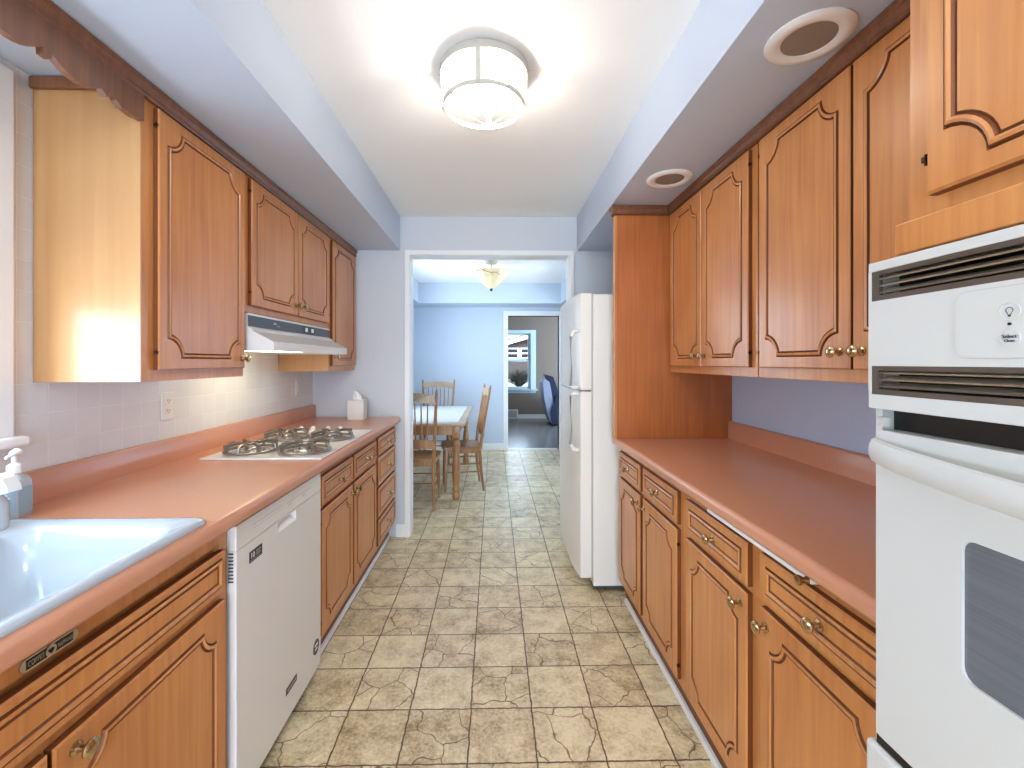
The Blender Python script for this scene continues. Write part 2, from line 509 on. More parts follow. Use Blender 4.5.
casing_y('trim_1', YF, -1, -0.642, 0.578, 2.145, 0.036)
casing_y('trim_2', YF + 0.131, 1, -0.642, 0.578, 2.145)
b = MB(); b.box(-0.644, -0.639, YF + .001, YF + 0.13, 0, 2.145); b.box(0.575, 0.580, YF + .001, YF + .13, 0, 2.145)
b.box(-0.639, 0.575, YF + .001, YF + .13, 2.142, 2.147)
struct(b.build('trim_3', 'trim'))
casing_y('trim_4', 6.70, -1, 0.212, 0.985, 2.03, 0.07)
b = MB(); b.box(0.2, 0.212, 6.70, 6.83, 0, 2.03); b.box(0.985, 0.997, 6.70, 6.83, 0, 2.03); b.box(0.2, 0.997, 6.70, 6.83, 2.03, 2.042)
struct(b.build('trim_5', 'trim'))
struct(bx(0.212, 0.985, 6.74, 6.80, 0.0, 0.006).build('trim_6', 'trim'))


def baseboard(name, *a):
    x0, x1, y0, y1, h = a
    b = MB(); b.box(x0, x1, y0, y1, 0.0, h, 0.004)
    return struct(b.build(name, 'trim'))


baseboard('baseboard_front', -0.745, -0.675, YF - 0.016, YF, 0.095)
baseboard('baseboard_dining_front', -1.19, 0.142, 6.684, 6.70, 0.10)
baseboard('baseboard_dining_front', 1.055, 1.42, 6.684, 6.70, 0.10)
baseboard('baseboard_dining_left', -1.20, -1.184, 3.54, 6.684, 0.10)
baseboard('baseboard_far_front', 0.57, 3.2, 10.384, 10.40, 0.10)
baseboard('baseboard_far_front', -1.48, 0.22, 10.384, 10.40, 0.10)
# quarter rounds at the toe kicks
b = MB(); b.prism([(-0.80, 0), (-0.786, 0), (-0.787, 0.010), (-0.792, 0.018), (-0.80, 0.020)], 'y', 1.900, 3.373); struct(b.build('trim_7', 'trim'))
b = MB(); b.prism([(0.738, 0), (0.723, 0), (0.724, 0.010), (0.729, 0.018), (0.738, 0.020)], 'y', 0.70, 2.445); struct(b.build('trim_8', 'trim'))


def window_x(name, x, ya, yb, za, zb, inward, mt='trim'):
    """double hung window in a wall thin in x. x = inside wall face, inward = +1/-1"""
    b = MB(); cw = 0.07
    for (y0, y1, z0, z1) in ((ya - cw, ya, za - .0, zb + cw), (yb, yb + cw, za - .0, zb + cw), (ya, yb, zb, zb + cw)):
        b.box(x, x + inward * 0.016, y0, y1, z0, z1, 0.004)
        b.box(x + inward * .016, x + inward * 0.022, y0 + 0.012, y1 - 0.012, z0, z1 - 0.012 if z1 > zb else z1)
    w_ = struct(b.build(name, mt))
    s = MB(); s.box(x - inward * .10, x + inward * 0.05, ya - cw - 0.012, yb + cw + 0.012, za - 0.028, za, 0.008); s.build('window_sill', mt, w_)
    f = MB(); xo = x - inward * 0.07; xi = x - inward * 0.03; fw = 0.045
    zm = (za + zb) / 2
    for (z0, z1) in ((za, zm + .02), (zm - .02, zb)):
        f.box(xo, xi, ya, ya + fw, z0, z1); f.box(xo, xi, yb - fw, yb, z0, z1)
        f.box(xo, xi, ya + fw, yb - fw, z0, z0 + fw); f.box(xo, xi, ya + fw, yb - fw, z1 - fw, z1)
        xo, xi = xo - inward * .03, xo
    f.build('window_frame', mt, w_)
    return w_


w1 = window_x('window_1', XL, 0.08, 1.215, 1.12, 2.085, 1)
bx(XL - 0.02, XL - 0.018, 0.09, 1.215, 1.50, 2.09).build('added_light_blocker', 'white', w1)  # unseen sheet added to hold back daylight from this window
window_x('window_2', -1.20, 4.5, 5.4, 0.95, 2.05, 1)
# the far room's double-hung window
b = MB()
for (x0, x1, z0, z1) in ((0.13, 0.20, .70, 2.08), (0.86, 0.985, .70, 2.08), (0.20, 0.86, 2.0, 2.08)):
    b.box(x0, x1, 10.384, 10.40, z0, z1, 0.003)
w3 = struct(b.build('window_3', 'vinyl'))
b = bx(0.10, 1.02, 10.34, 10.40, 0.655, 0.70, 0.006); b.box(0.13, 0.985, 10.384, 10.40, 0.60, 0.655); b.build('window_sill', 'vinyl', w3)
b = MB(); zm = 1.37
for (z0, z1, yo) in ((.70, 1.385, 10.43), (1.355, 2.0, 10.46)):
    b.box(0.20, 0.245, yo, yo + .03, z0, z1); b.box(0.80, 0.86, yo, yo + .03, z0, z1)
    b.box(0.245, 0.80, yo, yo + .03, z0, z0 + 0.045); b.box(0.245, 0.80, yo, yo + .03, z1 - 0.04, z1)
b.build('window_frame', 'vinyl', w3)
b = bx(0.245, 0.80, 10.440, 10.444, .745, 1.345); b.box(0.245, 0.80, 10.470, 10.474, 1.40, 1.96); b.build('window_glass', 'dim_glass', w3)

# ------------------------------------------------------------------ cabinet parts


def outline(w, h, m, r, d, n=7):
    """closed outline of points (u,v), inset m+d, concave quarter circles radius r+d centred on the corners of inset m"""
    pts = []
    a = m + d
    if r <= 0:
        return [[(a, a)], [(w - a, a)], [(w - a, h - a)], [(a, h - a)]]
    R = r + d
    t0 = math.asin(min(1, d / R)) if d > 0 else 0.0
    def arc(cx, cy, a0, a1):
        return [(cx + R * math.cos(a0 + (a1 - a0) * i / n), cy + R * math.sin(a0 + (a1 - a0) * i / n)) for i in range(n + 1)]
    # going counter clockwise starting bottom-left corner (from left side to bottom side)
    bl = arc(m, m, PI / 2 - t0, t0)
    br = arc(w - m, m, PI - t0, PI / 2 + t0)
    tr = arc(w - m, h - m, 3 * PI / 2 - t0, PI + t0)
    tl = arc(m, h - m, 2 * PI - t0, 3 * PI / 2 + t0)
    return [bl, br, tr, tl]


def panel_door(name, parent, side, X, y0, y1, z0, z1, th=0.02, m=0.036, r=0.062, knob=None, hinge=None, horiz=False, group_label=None, wmat='wood'):
    """raised-mould door: front face at X, facing the aisle (side -1 = left run facing +x, +1 = right run facing -x)"""
    nx = 1 if side < 0 else -1
    w, h = y1 - y0, z1 - z0
    b = MB(); bm = b.bm

    def V(u, v, n):
        return bm.verts.new((X + nx * n, y0 + u, z0 + v))
    # slab with softened front edge; front flat at n=0
    e = 0.004
    back = [V(*p, -th) for p in ((0, 0), (w, 0), (w, h), (0, h))]
    side_ = [V(*p, -e) for p in ((0, 0), (w, 0), (w, h), (0, h))]
    fr = [V(*p, 0) for p in ((e, e), (w - e, e), (w - e, h - e), (e, h - e))]
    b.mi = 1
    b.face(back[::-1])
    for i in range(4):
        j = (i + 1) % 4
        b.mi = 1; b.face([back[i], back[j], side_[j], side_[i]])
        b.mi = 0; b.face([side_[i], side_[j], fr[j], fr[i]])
    prof = [(0.0, 0.0, 0), (0.0025, -0.0030, 1), (0.005, 0.0035, 1), (0.009, 0.0055, 2), (0.013, 0.0030, 2), (0.0155, -0.0025, 1), (0.019, 0.0, 0)]
    if horiz: prof = [(0.0, 0.0, 0), (0.003, -0.0035, 1), (0.005, 0.003, 1), (0.010, 0.005, 2), (0.015, 0.001, 2), (0.018, -0.002, 1), (0.021, 0.0, 0)]
    rings = []
    for d, hh, mi in prof:
        rings.append([[V(u, v, hh) for u, v in c] for c in outline(w, h, m, r, d)])
    R0 = rings[0]
    b.mi = 0
    for k in range(4):
        c = R0[k]
        for i in range(len(c) - 1):
            b.face([fr[k], c[i + 1], c[i]])
        nxt = R0[(k + 1) % 4]
        b.face([fr[k], fr[(k + 1) % 4], nxt[0], c[-1]])
    for q in range(len(rings) - 1):
        A = [v for c in rings[q] for v in c]; B = [v for c in rings[q + 1] for v in c]
        b.mi = prof[q + 1][2] if q < len(rings) - 2 else 1
        for i in range(len(A)):
            j = (i + 1) % len(A)
            b.face([A[i], A[j], B[j], B[i]])
    b.mi = 0
    b.face([v for c in rings[-1] for v in c])
    o = b.build(name, [wmat, 'glaze', 'wood_pale'], parent, loc=(X, (y0 + y1) / 2, (z0 + z1) / 2))
    if knob:
        for (ky, kz) in (knob if isinstance(knob, list) else [knob]):
            kb = MB()
            kb.lathe([(0.0, 0.0), (0.012, 0.0), (0.012, 0.003), (0.0065, 0.006), (0.0055, 0.016), (0.010, 0.021), (0.0155, 0.024), (0.0165, 0.028), (0.013, 0.032), (0.006, 0.034), (0.0, 0.0342)], (X, ky, kz), (nx, 0, 0), 16)
            kb.build('knob', 'brass', o, loc=(X, ky, kz), smooth=True)
    if hinge is not None:
        for hz in (z0 + 0.055, z1 - 0.055):
            hb = MB(); hb.lathe([(0.0, -.009), (0.0025, -0.008), (0.0025, 0.008), (0.0, .009)], (X - nx * 0.006, hinge, hz), (0, 0, 1), 8)
            hb.box(X - nx * 0.012, X - nx * 0.001, hinge - 0.003, hinge + 0.003, hz - 0.004, hz + 0.004)
            hb.build('hinge', 'hinge', o, loc=(X, hinge, hz))
    return o


def cabinet_body(parent, side, Xf, Xw, y0, y1, z0, z1, toe=None, hollow=False, mt='wood', openings=None):
    """carcass from the wall to the face frame + a face frame part"""
    nx = 1 if side < 0 else -1
    fr = 0.018
    b = MB(); xb = Xf - nx * fr
    t = 0.016
    if hollow:
        b.box(Xw, xb, y0, y0 + t, z0, z1); b.box(Xw, xb, y1 - t, y1, z0, z1)
        b.box(Xw, Xw + nx * t, y0 + t, y1 - t, z0, z1); b.box(Xw + nx * t, xb, y0 + t, y1 - t, z0, z0 + t)
    else:
        b.box(Xw, xb, y0, y1, z0, z1)
    b.build('carcass', mt, parent)
    f = MB()
    if hollow:
        f.box(xb, Xf, y0, y0 + .035, z0, z1); f.box(xb, Xf, y1 - .035, y1, z0, z1)
        f.box(xb, Xf, y0 + .035, y1 - .035, z0, z0 + .03); f.box(xb, Xf, y0 + .035, y1 - .035, z1 - .05, z1); f.box(xb, Xf, y0 + .035, y1 - .035, .66, .70)
        f.box(xb, xb + nx * .004, y0 + .035, y1 - .035, z0 + .03, z1 - .05)
    else:
        f.box(xb, Xf, y0, y1, z0, z1)
    f.build('face_frame', 'wood' if mt != 'wood_red' else 'wood', parent)
    if toe:
        xt = toe
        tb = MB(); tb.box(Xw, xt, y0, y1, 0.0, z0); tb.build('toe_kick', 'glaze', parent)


# ---- left upper run
LF = -1.058      # face frame plane; door fronts at -1.04
LD = -1.040
WLX = XL + 0.002
c1 = empty('wall_cabinet', 'single-door honey wood wall cabinet whose broad plain side faces the window', 'cabinet', (-1.2, 1.62, 1.27))
cabinet_body(c1, -1, LF, WLX, 1.352, 1.888, 1.27, 2.160, mt='wood')
bx(WLX, LF, 1.346, 1.352, 1.27, 2.150).build('end_panel', 'wood_side', c1, label='paler plain side panel')
bx(WLX, -1.065, 1.332, 1.346, 2.140, 2.176, 0.004).build('top_rail', 'moulding', c1)
panel_door('door', c1, -1, LD, 1.396, 1.872, 1.305, 2.120, knob=(1.845, 1.345), hinge=1.392)
c2 = empty('wall_cabinet', 'short two-door wall cabinet directly above the range hood', 'cabinet', (-1.2, 2.37, 1.555))
cabinet_body(c2, -1, LF, WLX, 1.892, 2.845, 1.545, 2.160)
panel_door('door', c2, -1, LD, 1.925, 2.375, 1.575, 2.120, knob=(2.345, 1.628), hinge=1.921, r=0.055)
panel_door('door', c2, -1, LD, 2.385, 2.822, 1.575, 2.120, knob=(2.415, 1.628), hinge=2.826, r=0.055)
c3 = empty('wall_cabinet', 'narrow wall cabinet beyond the range hood, next to the grey end wall', 'cabinet', (-1.2, 3.1, 1.27))
cabinet_body(c3, -1, LF, WLX, 2.855, 3.382, 1.27, 2.160)
bx(WLX, LF, 2.849, 2.855, 1.27, 1.543).build('end_panel', 'wood_side', c3, label='paler plain side panel')
panel_door('door', c3, -1, LD, 2.885, 3.352, 1.305, 2.120, knob=(2.915, 1.365), hinge=3.356)


def crown(name, prof, side, y0, y1, label, cat='moulding'):
    b = MB(); b.prism(prof, 'y', y0, y1)
    return b.build(name, 'moulding', None)


# valence + crown along the left run
vb = MB()
seg = [(1.345, 2.052), (1.336, 2.052)]
def scallop(ya, yb, z0, dz, n=9):
    return [(ya + (yb - ya) * i / n, z0 - dz * math.sin(PI * i / n) ** 0.8) for i in range(n + 1)]
poly = [(1.345, 2.127), (1.345, 2.050)]
per = 0.0
ycur = 1.345
poly += [(1.335, 2.050)] + scallop(1.332, 1.270, 2.050, 0.006, 5) + [(1.268, 2.044), (1.248, 2.056), (1.246, 2.062), (1.221, 2.062), (1.219, 2.047), (1.202, 2.060)]
y = 1.200
while y > -0.15:
    poly += scallop(y, y - 0.130, 2.060, 0.024, 8)
    poly += [(y - 0.132, 2.046), (y - 0.150, 2.046), (y - 0.152, 2.063)]
    y -= 0.1535
poly += [(y, 2.127)]
vb.mi = 0
vb.prism(poly, 'x', -1.064, -1.046)
vb.build('scalloped_valance', 'moulding')
o = bpy.data.objects['scalloped_valance']
tag(o, 'long scalloped brown wooden valance board over the sink window', 'valance')
cb_ = MB()
cb_.prism([(-1.057, 2.128), (-1.046, 2.128), (-1.043, 2.133), (-1.043, 2.140), (-1.046, 2.143), (-1.041, 2.156), (-1.037, 2.160), (-1.037, 2.176), (-1.040, 2.179), (-1.057, 2.179)], 'y', y, 3.386)
tag(cb_.build('crown_moulding', 'moulding'), 'brown crown moulding along the top of the cabinets over the cooktop', 'moulding')

# ---- right upper run
RF = 0.962; RD = 0.944
WRX = XR - 0.002
c4 = empty('wall_cabinet', 'two-door honey wall cabinet against the tall end panel by the fridge', 'cabinet', (1.1, 1.98, 1.27))
cabinet_body(c4, 1, RF, WRX, 1.598, 2.388, 1.275, 2.160)
panel_door('door', c4, 1, RD, 1.632, 2.000, 1.31, 2.120, knob=(1.970, 1.358), hinge=1.628)
panel_door('door', c4, 1, RD, 2.008, 2.362, 1.31, 2.120, knob=(2.038, 1.358))
c5 = empty('wall_cabinet', 'widest honey wall cabinet, its second door partly behind the oven tower', 'cabinet', (1.1, 1.14, 1.27))
cabinet_body(c5, 1, RF, WRX, 0.705, 1.590, 1.275, 2.160)
panel_door('door', c5, 1, RD, 1.160, 1.562, 1.31, 2.120, knob=(1.192, 1.358), hinge=1.566)
panel_door('door', c5, 1, RD, 0.730, 1.150, 1.31, 2.120, knob=(1.118, 1.358))
# tall end panel beside the fridge
PX = 0.655
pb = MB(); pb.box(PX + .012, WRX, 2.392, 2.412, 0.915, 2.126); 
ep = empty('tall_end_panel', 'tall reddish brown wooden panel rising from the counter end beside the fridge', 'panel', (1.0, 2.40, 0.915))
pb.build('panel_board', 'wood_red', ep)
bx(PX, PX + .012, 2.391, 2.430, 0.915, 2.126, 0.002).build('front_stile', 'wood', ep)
cb_ = MB()
cp = [(0.0, 2.128), (-0.010, 2.130), (-0.016, 2.134), (-0.016, 2.140), (-0.013, 2.143), (-0.018, 2.156), (-0.024, 2.160), (-0.024, 2.176), (0.0, 2.179)]
cb_.prism([(RF - 0.001 + a, z) for a, z in cp], 'y', 0.705, 2.388)
tag(cb_.build('crown_moulding', 'moulding'), 'brown crown moulding above the wall cabinets opposite the cooktop', 'moulding')
cb_ = MB()
cb_.prism([(2.391 + a * 0.7, z) for a, z in cp], 'x', PX - 0.018, RF - 0.025)
cb_.prism([(PX + a * 0.8, z) for a, z in cp], 'y', 2.376, 2.43)
cb_.box(PX, 1.0, 2.391, 2.43, 2.128, 2.179)
tag(cb_.build('crown_moulding', 'moulding'), 'short brown crown piece on top of the tall panel by the fridge', 'moulding')

# ---- counters


def rounded_front(Xf, Xb, sgn, z0=0.876, z1=0.914, r=0.016):
    """counter cross-section (x,z); Xf = front, Xb = back; sgn=+1 front points +x"""
    p = [(Xb, z1)]
    for i in range(6):
        a = PI / 2 - PI / 2 * i / 5
        p.append((Xf - sgn * r + sgn * r * math.cos(a), z1 - r + r * math.sin(a)))
    for i in range(4):
        a = -PI / 2 * i / 3
        p.append((Xf - sgn * .008 + sgn * .008 * math.cos(a), z0 + .008 + .008 * math.sin(a)))
    p += [(Xb, z0)]
    return p


ct = empty('countertop', 'long terracotta laminate countertop holding the sink and cooktop', 'countertop', (-1.05, 1.4, 0.876))
b = MB()
SY0, SY1, SX0, SX1 = 0.33, 1.172, -1.262, -0.740       # sink outer
hy0, hy1, hx0, hx1 = SY0 + .02, SY1 - .02, SX0 + .02, SX1 - .02
CFL = -0.712
b.prism(rounded_front(CFL, hx1, 1), 'y', -0.9, 3.386)
b.box(WLX, hx0, -0.9, 3.386, 0.876, 0.914)
b.box(hx0, hx1, -0.9, hy0, 0.876, 0.914)
b.box(hx0, hx1, hy1, 3.386, 0.876, 0.914)
bmesh.ops.remove_doubles(b.bm, verts=b.bm.verts[:], dist=1e-5)
b.build('counter_slab', 'counter', ct, smooth=True)
b = MB(); b.prism([(WLX, 0.914), (-1.350, 0.914), (-1.350, 1.000), (-1.354, 1.006), (-1.362, 1.008), (WLX, 1.008)], 'y', -0.9, 3.386)
b.build('backsplash', 'counter', ct, smooth=True)
ct2 = empty('countertop', 'bare terracotta laminate countertop between tall panel and oven tower', 'countertop', (1.0, 1.55, 0.876))
b = MB(); b.prism(rounded_front(0.658, WRX, -1), 'y', 0.705, 2.445); b.build('counter_slab', 'counter', ct2, smooth=True)
b = MB(); b.prism([(WRX, 0.914), (1.275, 0.914), (1.275, 1.000), (1.279, 1.006), (1.287, 1.008), (WRX, 1.008)], 'y', 0.705, 2.39)
b.build('backsplash', 'counter', ct2, smooth=True)

# ---- left base run
BF = -0.760; BD = -0.742
s1 = empty('base_cabinet', 'honey wood sink base cabinet with long false drawer front and oval badge', 'cabinet', (-1.05, 0.73, 0))
cabinet_body(s1, -1, BF, WLX, 0.215, 1.273, 0.11, 0.874, toe=-0.80, hollow=True)
ff = panel_door('false_front', s1, -1, BD, 0.26, 1.240, 0.700, 0.812, m=0.016, r=0, horiz=True)
panel_door('door', s1, -1, BD, 0.762, 1.240, 0.145, 0.675, knob=(0.80, 0.645), m=0.04, r=0.05)
panel_door('door', s1, -1, BD, 0.26, 0.754, 0.145, 0.675, knob=(0.72, 0.645), m=0.04, r=0.05)
# oval badge above the false front
bd = MB(); pts = []
yb0, yb1, zb = 0.722, 0.822, 0.838; rr = 0.0105
for i in range(9):
    a = -PI / 2 + PI * i / 8; pts.append((yb1 - rr + rr * math.cos(a), zb + rr * math.sin(a)))
for i in range(9):
    a = PI / 2 + PI * i / 8; pts.append((yb0 + rr + rr * math.cos(a), zb + rr * math.sin(a)))
bd.prism(pts, 'x', BF, BF + 0.0025)
bdo = bd.build('badge', 'steel', s1, label='oval metal maker badge')
b = MB(); b.box(BF + .0025, BF + .003, yb0 + 0.010, yb1 - .010, zb - .0078, zb + .0078)
b.build('badge_field', 'black', bdo)


def text_on(name, parent, body, size, loc, side, m='white', sx=1.0, align='CENTER'):
    cu = bpy.data.curves.new(name, 'FONT'); cu.body = body; cu.size = size; cu.align_x = align; cu.align_y = 'CENTER'
    cu.extrude = 0.0003; cu.materials.append(M[m])
    tmp = bpy.data.objects.new('tmp', cu)
    me = bpy.data.meshes.new_from_object(tmp); bpy.data.objects.remove(tmp)
    me.name = name
    o = bpy.data.objects.new(name, me); COL.objects.link(o)
    if parent: o.parent = parent
    o.location = Vector(loc) - wl(parent)
    o.rotation_euler = (PI / 2, 0, PI / 2 if side < 0 else -PI / 2)
    o.scale = (sx, 1, 1)
    WL[o.name] = Vector(loc)
    return o


text_on('lettering', bdo, 'COPPES', 0.0125, (BF + .0036, yb0 + 0.0245, zb), -1, 'steel', 0.60)
text_on('lettering', bdo, 'NAPPANEE', 0.0105, (BF + .0036, yb1 - 0.0252, zb), -1, 'steel', 0.53)
b = MB(); b.lathe([(0.0, 0), (0.0095, 0), (0.0095, 0.0015), (0.0, .0015)], (BF + .003, (yb0 + yb1) / 2 - 0.001, zb), (1, 0, 0), 16); eb = b.build('badge_roundel', 'steel', bdo)
b = MB(); hp = []
for i in range(16):
    t = 2 * PI * i / 16
    hp.append(((yb0 + yb1) / 2 - .001 + 0.00033 * 16 * math.sin(t) ** 3, zb + 0.00033 * (13 * math.cos(t) - 5 * math.cos(2 * t) - 2 * math.cos(3 * t) - math.cos(4 * t))))
b.prism(hp, 'x', BF + .0045, BF + .0052); b.build('badge_heart', 'black', bdo)

# dishwasher
dw = empty('dishwasher', 'white built-in dishwasher under the counter beside the sink cabinet', 'dishwasher', (-1.05, 1.56, 0))
DX = -0.735
bx(-1.3, -0.762, 1.282, 1.893, 0.10, 0.872).build('tub', 'appliance', dw)
d = MB()
hz0, hz1, hy0_, hy1_ = 0.748, 0.783, 1.525, 1.660     # recessed grip
y0, y1 = 1.278, 1.896
d.box(-0.760, DX - .022, y0, y1, 0.055, 0.860)
d.box(DX - .022, DX, y0, y1, 0.055, hz0, 0.003); d.box(DX - .022, DX, y0, y1, 0.788, 0.860, 0.003)
d.box(DX - .022, DX - .0005, y0 + .002, hy0_, hz0 - .003, 0.787); d.box(DX - .022, DX - .0005, hy1_, y1 - .002, hz0 - .003, 0.787)
d.box(DX - .022, DX - .0005, hy0_, hy1_, hz1, 0.787)
do = d.build('door', 'appliance', dw)
b = MB(); b.prism([(DX - .021, hz0), (DX - .001, hz0), (DX - .019, hz0 + .017), (DX - .021, hz0 + .017)], 'y', hy0_, hy1_); b.build('grip', 'white', do)
bx(-1.3, -0.80, 1.285, 1.885, 0.0, 0.098).build('toe_kick', 'black', dw)
b = MB()
for k in range(9): b.box(-0.757, -0.743, 1.2765, 1.278, 0.70 + k * .010, 0.704 + k * .010)
b.build('side_vent', 'darkgrey', dw)
b = bx(DX, DX + .0008, 1.345, 1.418, 0.723, 0.757); st = b.build('sticker', 'black', do, label='small black warranty sticker')
text_on('lettering', st, '10', 0.024, (DX + .0012, 1.362, 0.742), -1)
b = MB()
for k, (ya, yb) in enumerate(((1.38, 1.410), (1.380, 1.406), (1.380, 1.408))): b.box(DX + .0009, DX + .0012, ya, yb, 0.747 - k * .006, 0.7492 - k * .006)
b.box(DX + .0009, DX + .0012, 1.35, 1.408, 0.7275, 0.729)
b.build('sticker_print', 'grey', st)
b = bx(DX, DX + .0008, 1.580, 1.665, 0.147, 0.171); st = b.build('nameplate', 'black', do, label='narrow black nameplate')
b = MB()
for k in range(6): b.box(DX + .0008, DX + .0012, 1.591 + k * .0115, 1.598 + k * .0115, 0.155, 0.163)
b.build('nameplate_print', 'grey', st)
b = MB(); b.lathe([(0, 0), (0.030, 0), (0.030, 0.0008), (0, 0.0008)], (DX, 1.845, 0.153), (1, 0, 0), 20); st = b.build('round_sticker', 'black', do, label='round black sticker')
b = MB(); b.box(DX + .0009, DX + .0012, 1.830, 1.861, 0.158, 0.166); b.box(DX + .0009, DX + .0012, 1.832, 1.857, 0.142, 0.149); b.build('sticker_print', 'white', st)
b = MB(); random.seed(3)
for k in range(22):
    yy = 1.365 + k * 0.0085; b.box(DX, DX + .0005, yy, yy + 0.004, 0.832, 0.835)
    if k % 2: b.box(DX, DX + .0005, yy, yy + 0.006, 0.821, 0.823)
for k in range(18):
    yy = 1.59 + k * 0.0115; b.box(DX, DX + .0005, yy, yy + 0.005, 0.826, 0.830)
    if k in (1, 2, 11, 12): b.box(DX, DX + .0005, yy, yy + 0.006, 0.814, 0.820)
cpr = b.build('control_print', 'grey', do); cpr['kind'] = 'stuff'

# cabinet under the cooktop
s2 = empty('base_cabinet', 'two-door two-drawer base cabinet under the gas cooktop', 'cabinet', (-1.05, 2.35, 0))
cabinet_body(s2, -1, BF, WLX, 1.900, 2.835, 0.11, 0.874, toe=-0.80)
for (a, c, kn) in ((1.930, 2.350, 2.318), (2.375, 2.815, 2.41)):
    panel_door('drawer', s2, -1, BD, a, c, 0.705, 0.832, m=0.024, r=0, horiz=True, knob=((a + c) / 2, 0.768))
    panel_door('door', s2, -1, BD, a, c, 0.145, 0.685, knob=(kn, 0.648), m=0.04, r=0.05, hinge=a - .004 if a < 2 else c + .004)
s3 = empty('base_cabinet', 'narrow four-drawer stack at the end of the cooktop counter', 'cabinet', (-1.05, 3.1, 0))
cabinet_body(s3, -1, BF, WLX, 2.840, 3.382, 0.11, 0.874, toe=-0.80)
for (z0, z1) in ((0.725, 0.838), (0.530, 0.708), (0.325, 0.513), (0.140, 0.308)):
    panel_door('drawer', s3, -1, BD, 2.868, 3.350, z0, z1, m=0.022, r=0, horiz=True, knob=(3.11, (z0 + z1) / 2))

# ---- right base run
GF = 0.704; GD = 0.686
s4 = empty('base_cabinet', 'two-door two-drawer base cabinet beside the tall panel and fridge', 'cabinet', (1.0, 1.99, 0))
cabinet_body(s4, 1, GF, WRX, 1.612, 2.450, 0.11, 0.874, toe=0.738)
for (a, c, kn) in ((1.655, 2.035, 2.007), (2.075, 2.42, 2.105)):
    panel_door('drawer', s4, 1, GD, a, c, 0.718, 0.842, m=0.024, r=0, horiz=True, knob=((a + c) / 2, 0.782))
    panel_door('door', s4, 1, GD, a, c, 0.135, 0.700, knob=(kn, 0.66), m=0.04, r=0.05, hinge=a - .004 if a < 2 else None)
s5 = empty('base_cabinet', 'wide base cabinet with a pull-out board next to the oven tower', 'cabinet', (1.0, 1.15, 0))
cabinet_body(s5, 1, GF, WRX, 0.705, 1.608, 0.11, 0.874, toe=0.738)
for (a, c, kn) in ((1.192, 1.575, 1.222), (0.730, 1.132, 1.105)):
    panel_door('drawer', s5, 1, GD, a, c, 0.718, 0.838, m=0.024, r=0, horiz=True, knob=((a + c) / 2 - .01, 0.775))
    panel_door('door', s5, 1, GD, a, c, 0.135, 0.700, knob=(kn, 0.66), m=0.04, r=0.05)
po = bx(0.678, 0.703, 0.935, 1.398, 0.853, 0.864, 0.002).build('pull_out_board', 'white', s5, label='white-edged pull-out board')
MB().lathe([(0, 0), (0.008, 0), (0.005, 0.008), (0.011, 0.018), (0.011, 0.024), (0, 0.027)], (0.678, 0.945, 0.859), (-1, 0, 0), 14).build('knob', 'brass', po, loc=(0.678, 0.945, 0.859), smooth=True)

# ------------------------------------------------------------------ oven tower
OY0, OY1 = -0.09, 0.692
OF = 0.662
tw = empty('oven_cabinet', 'tall honey wood oven tower with a big upper door and bottom rail', 'cabinet', (1.0, 0.3, 0))
b = MB(); b.box(OF, WRX, OY1 - .016, OY1, 0, 2.178); b.box(OF, WRX, OY0, OY0 + .016, 0, 2.178)
b.box(OF + .018, WRX, OY0 + .016, OY1 - .016, 1.495, 2.178); b.box(OF + .018, WRX, OY0 + .016, OY1 - .016, 0.0, 0.62)
b.build('carcass', 'wood', tw)
b = MB(); b.box(OF, OF + .018, OY0 + .016, OY1 - .016, 1.495, 2.178)
b.build('face_frame', 'wood', tw)
bx(OF, OF + .018, OY0 + .016, OY1 - .016, 0.10, 0.62).build('lower_frame', 'wood', tw)
b = bx(OF - 0.022, OF, OY0, OY1 + .004, 1.500, 1.548, 0.002); b.build('rail', 'wood', tw)
panel_door('door', tw, 1, OF - 0.020, -0.035, 0.648, 1.578, 2.165, m=0.027, r=0.056, hinge=0.652)
panel_door('drawer', tw, 1, OF - 0.020, -0.05, 0.66, 0.16, 0.59, m=0.03, r=0, horiz=True)

ov = empty('wall_oven', 'white built-in wall oven with two louvred vents and bowed handle', 'oven', (0.9, 0.3, 0.66))
OX = 0.590
y0, y1 = -0.085, 0.687
bx(OF + .02, 1.25, y0 + .04, y1 - .04, 0.66, 1.47).build('oven_body', 'oven', ov)
b = MB()
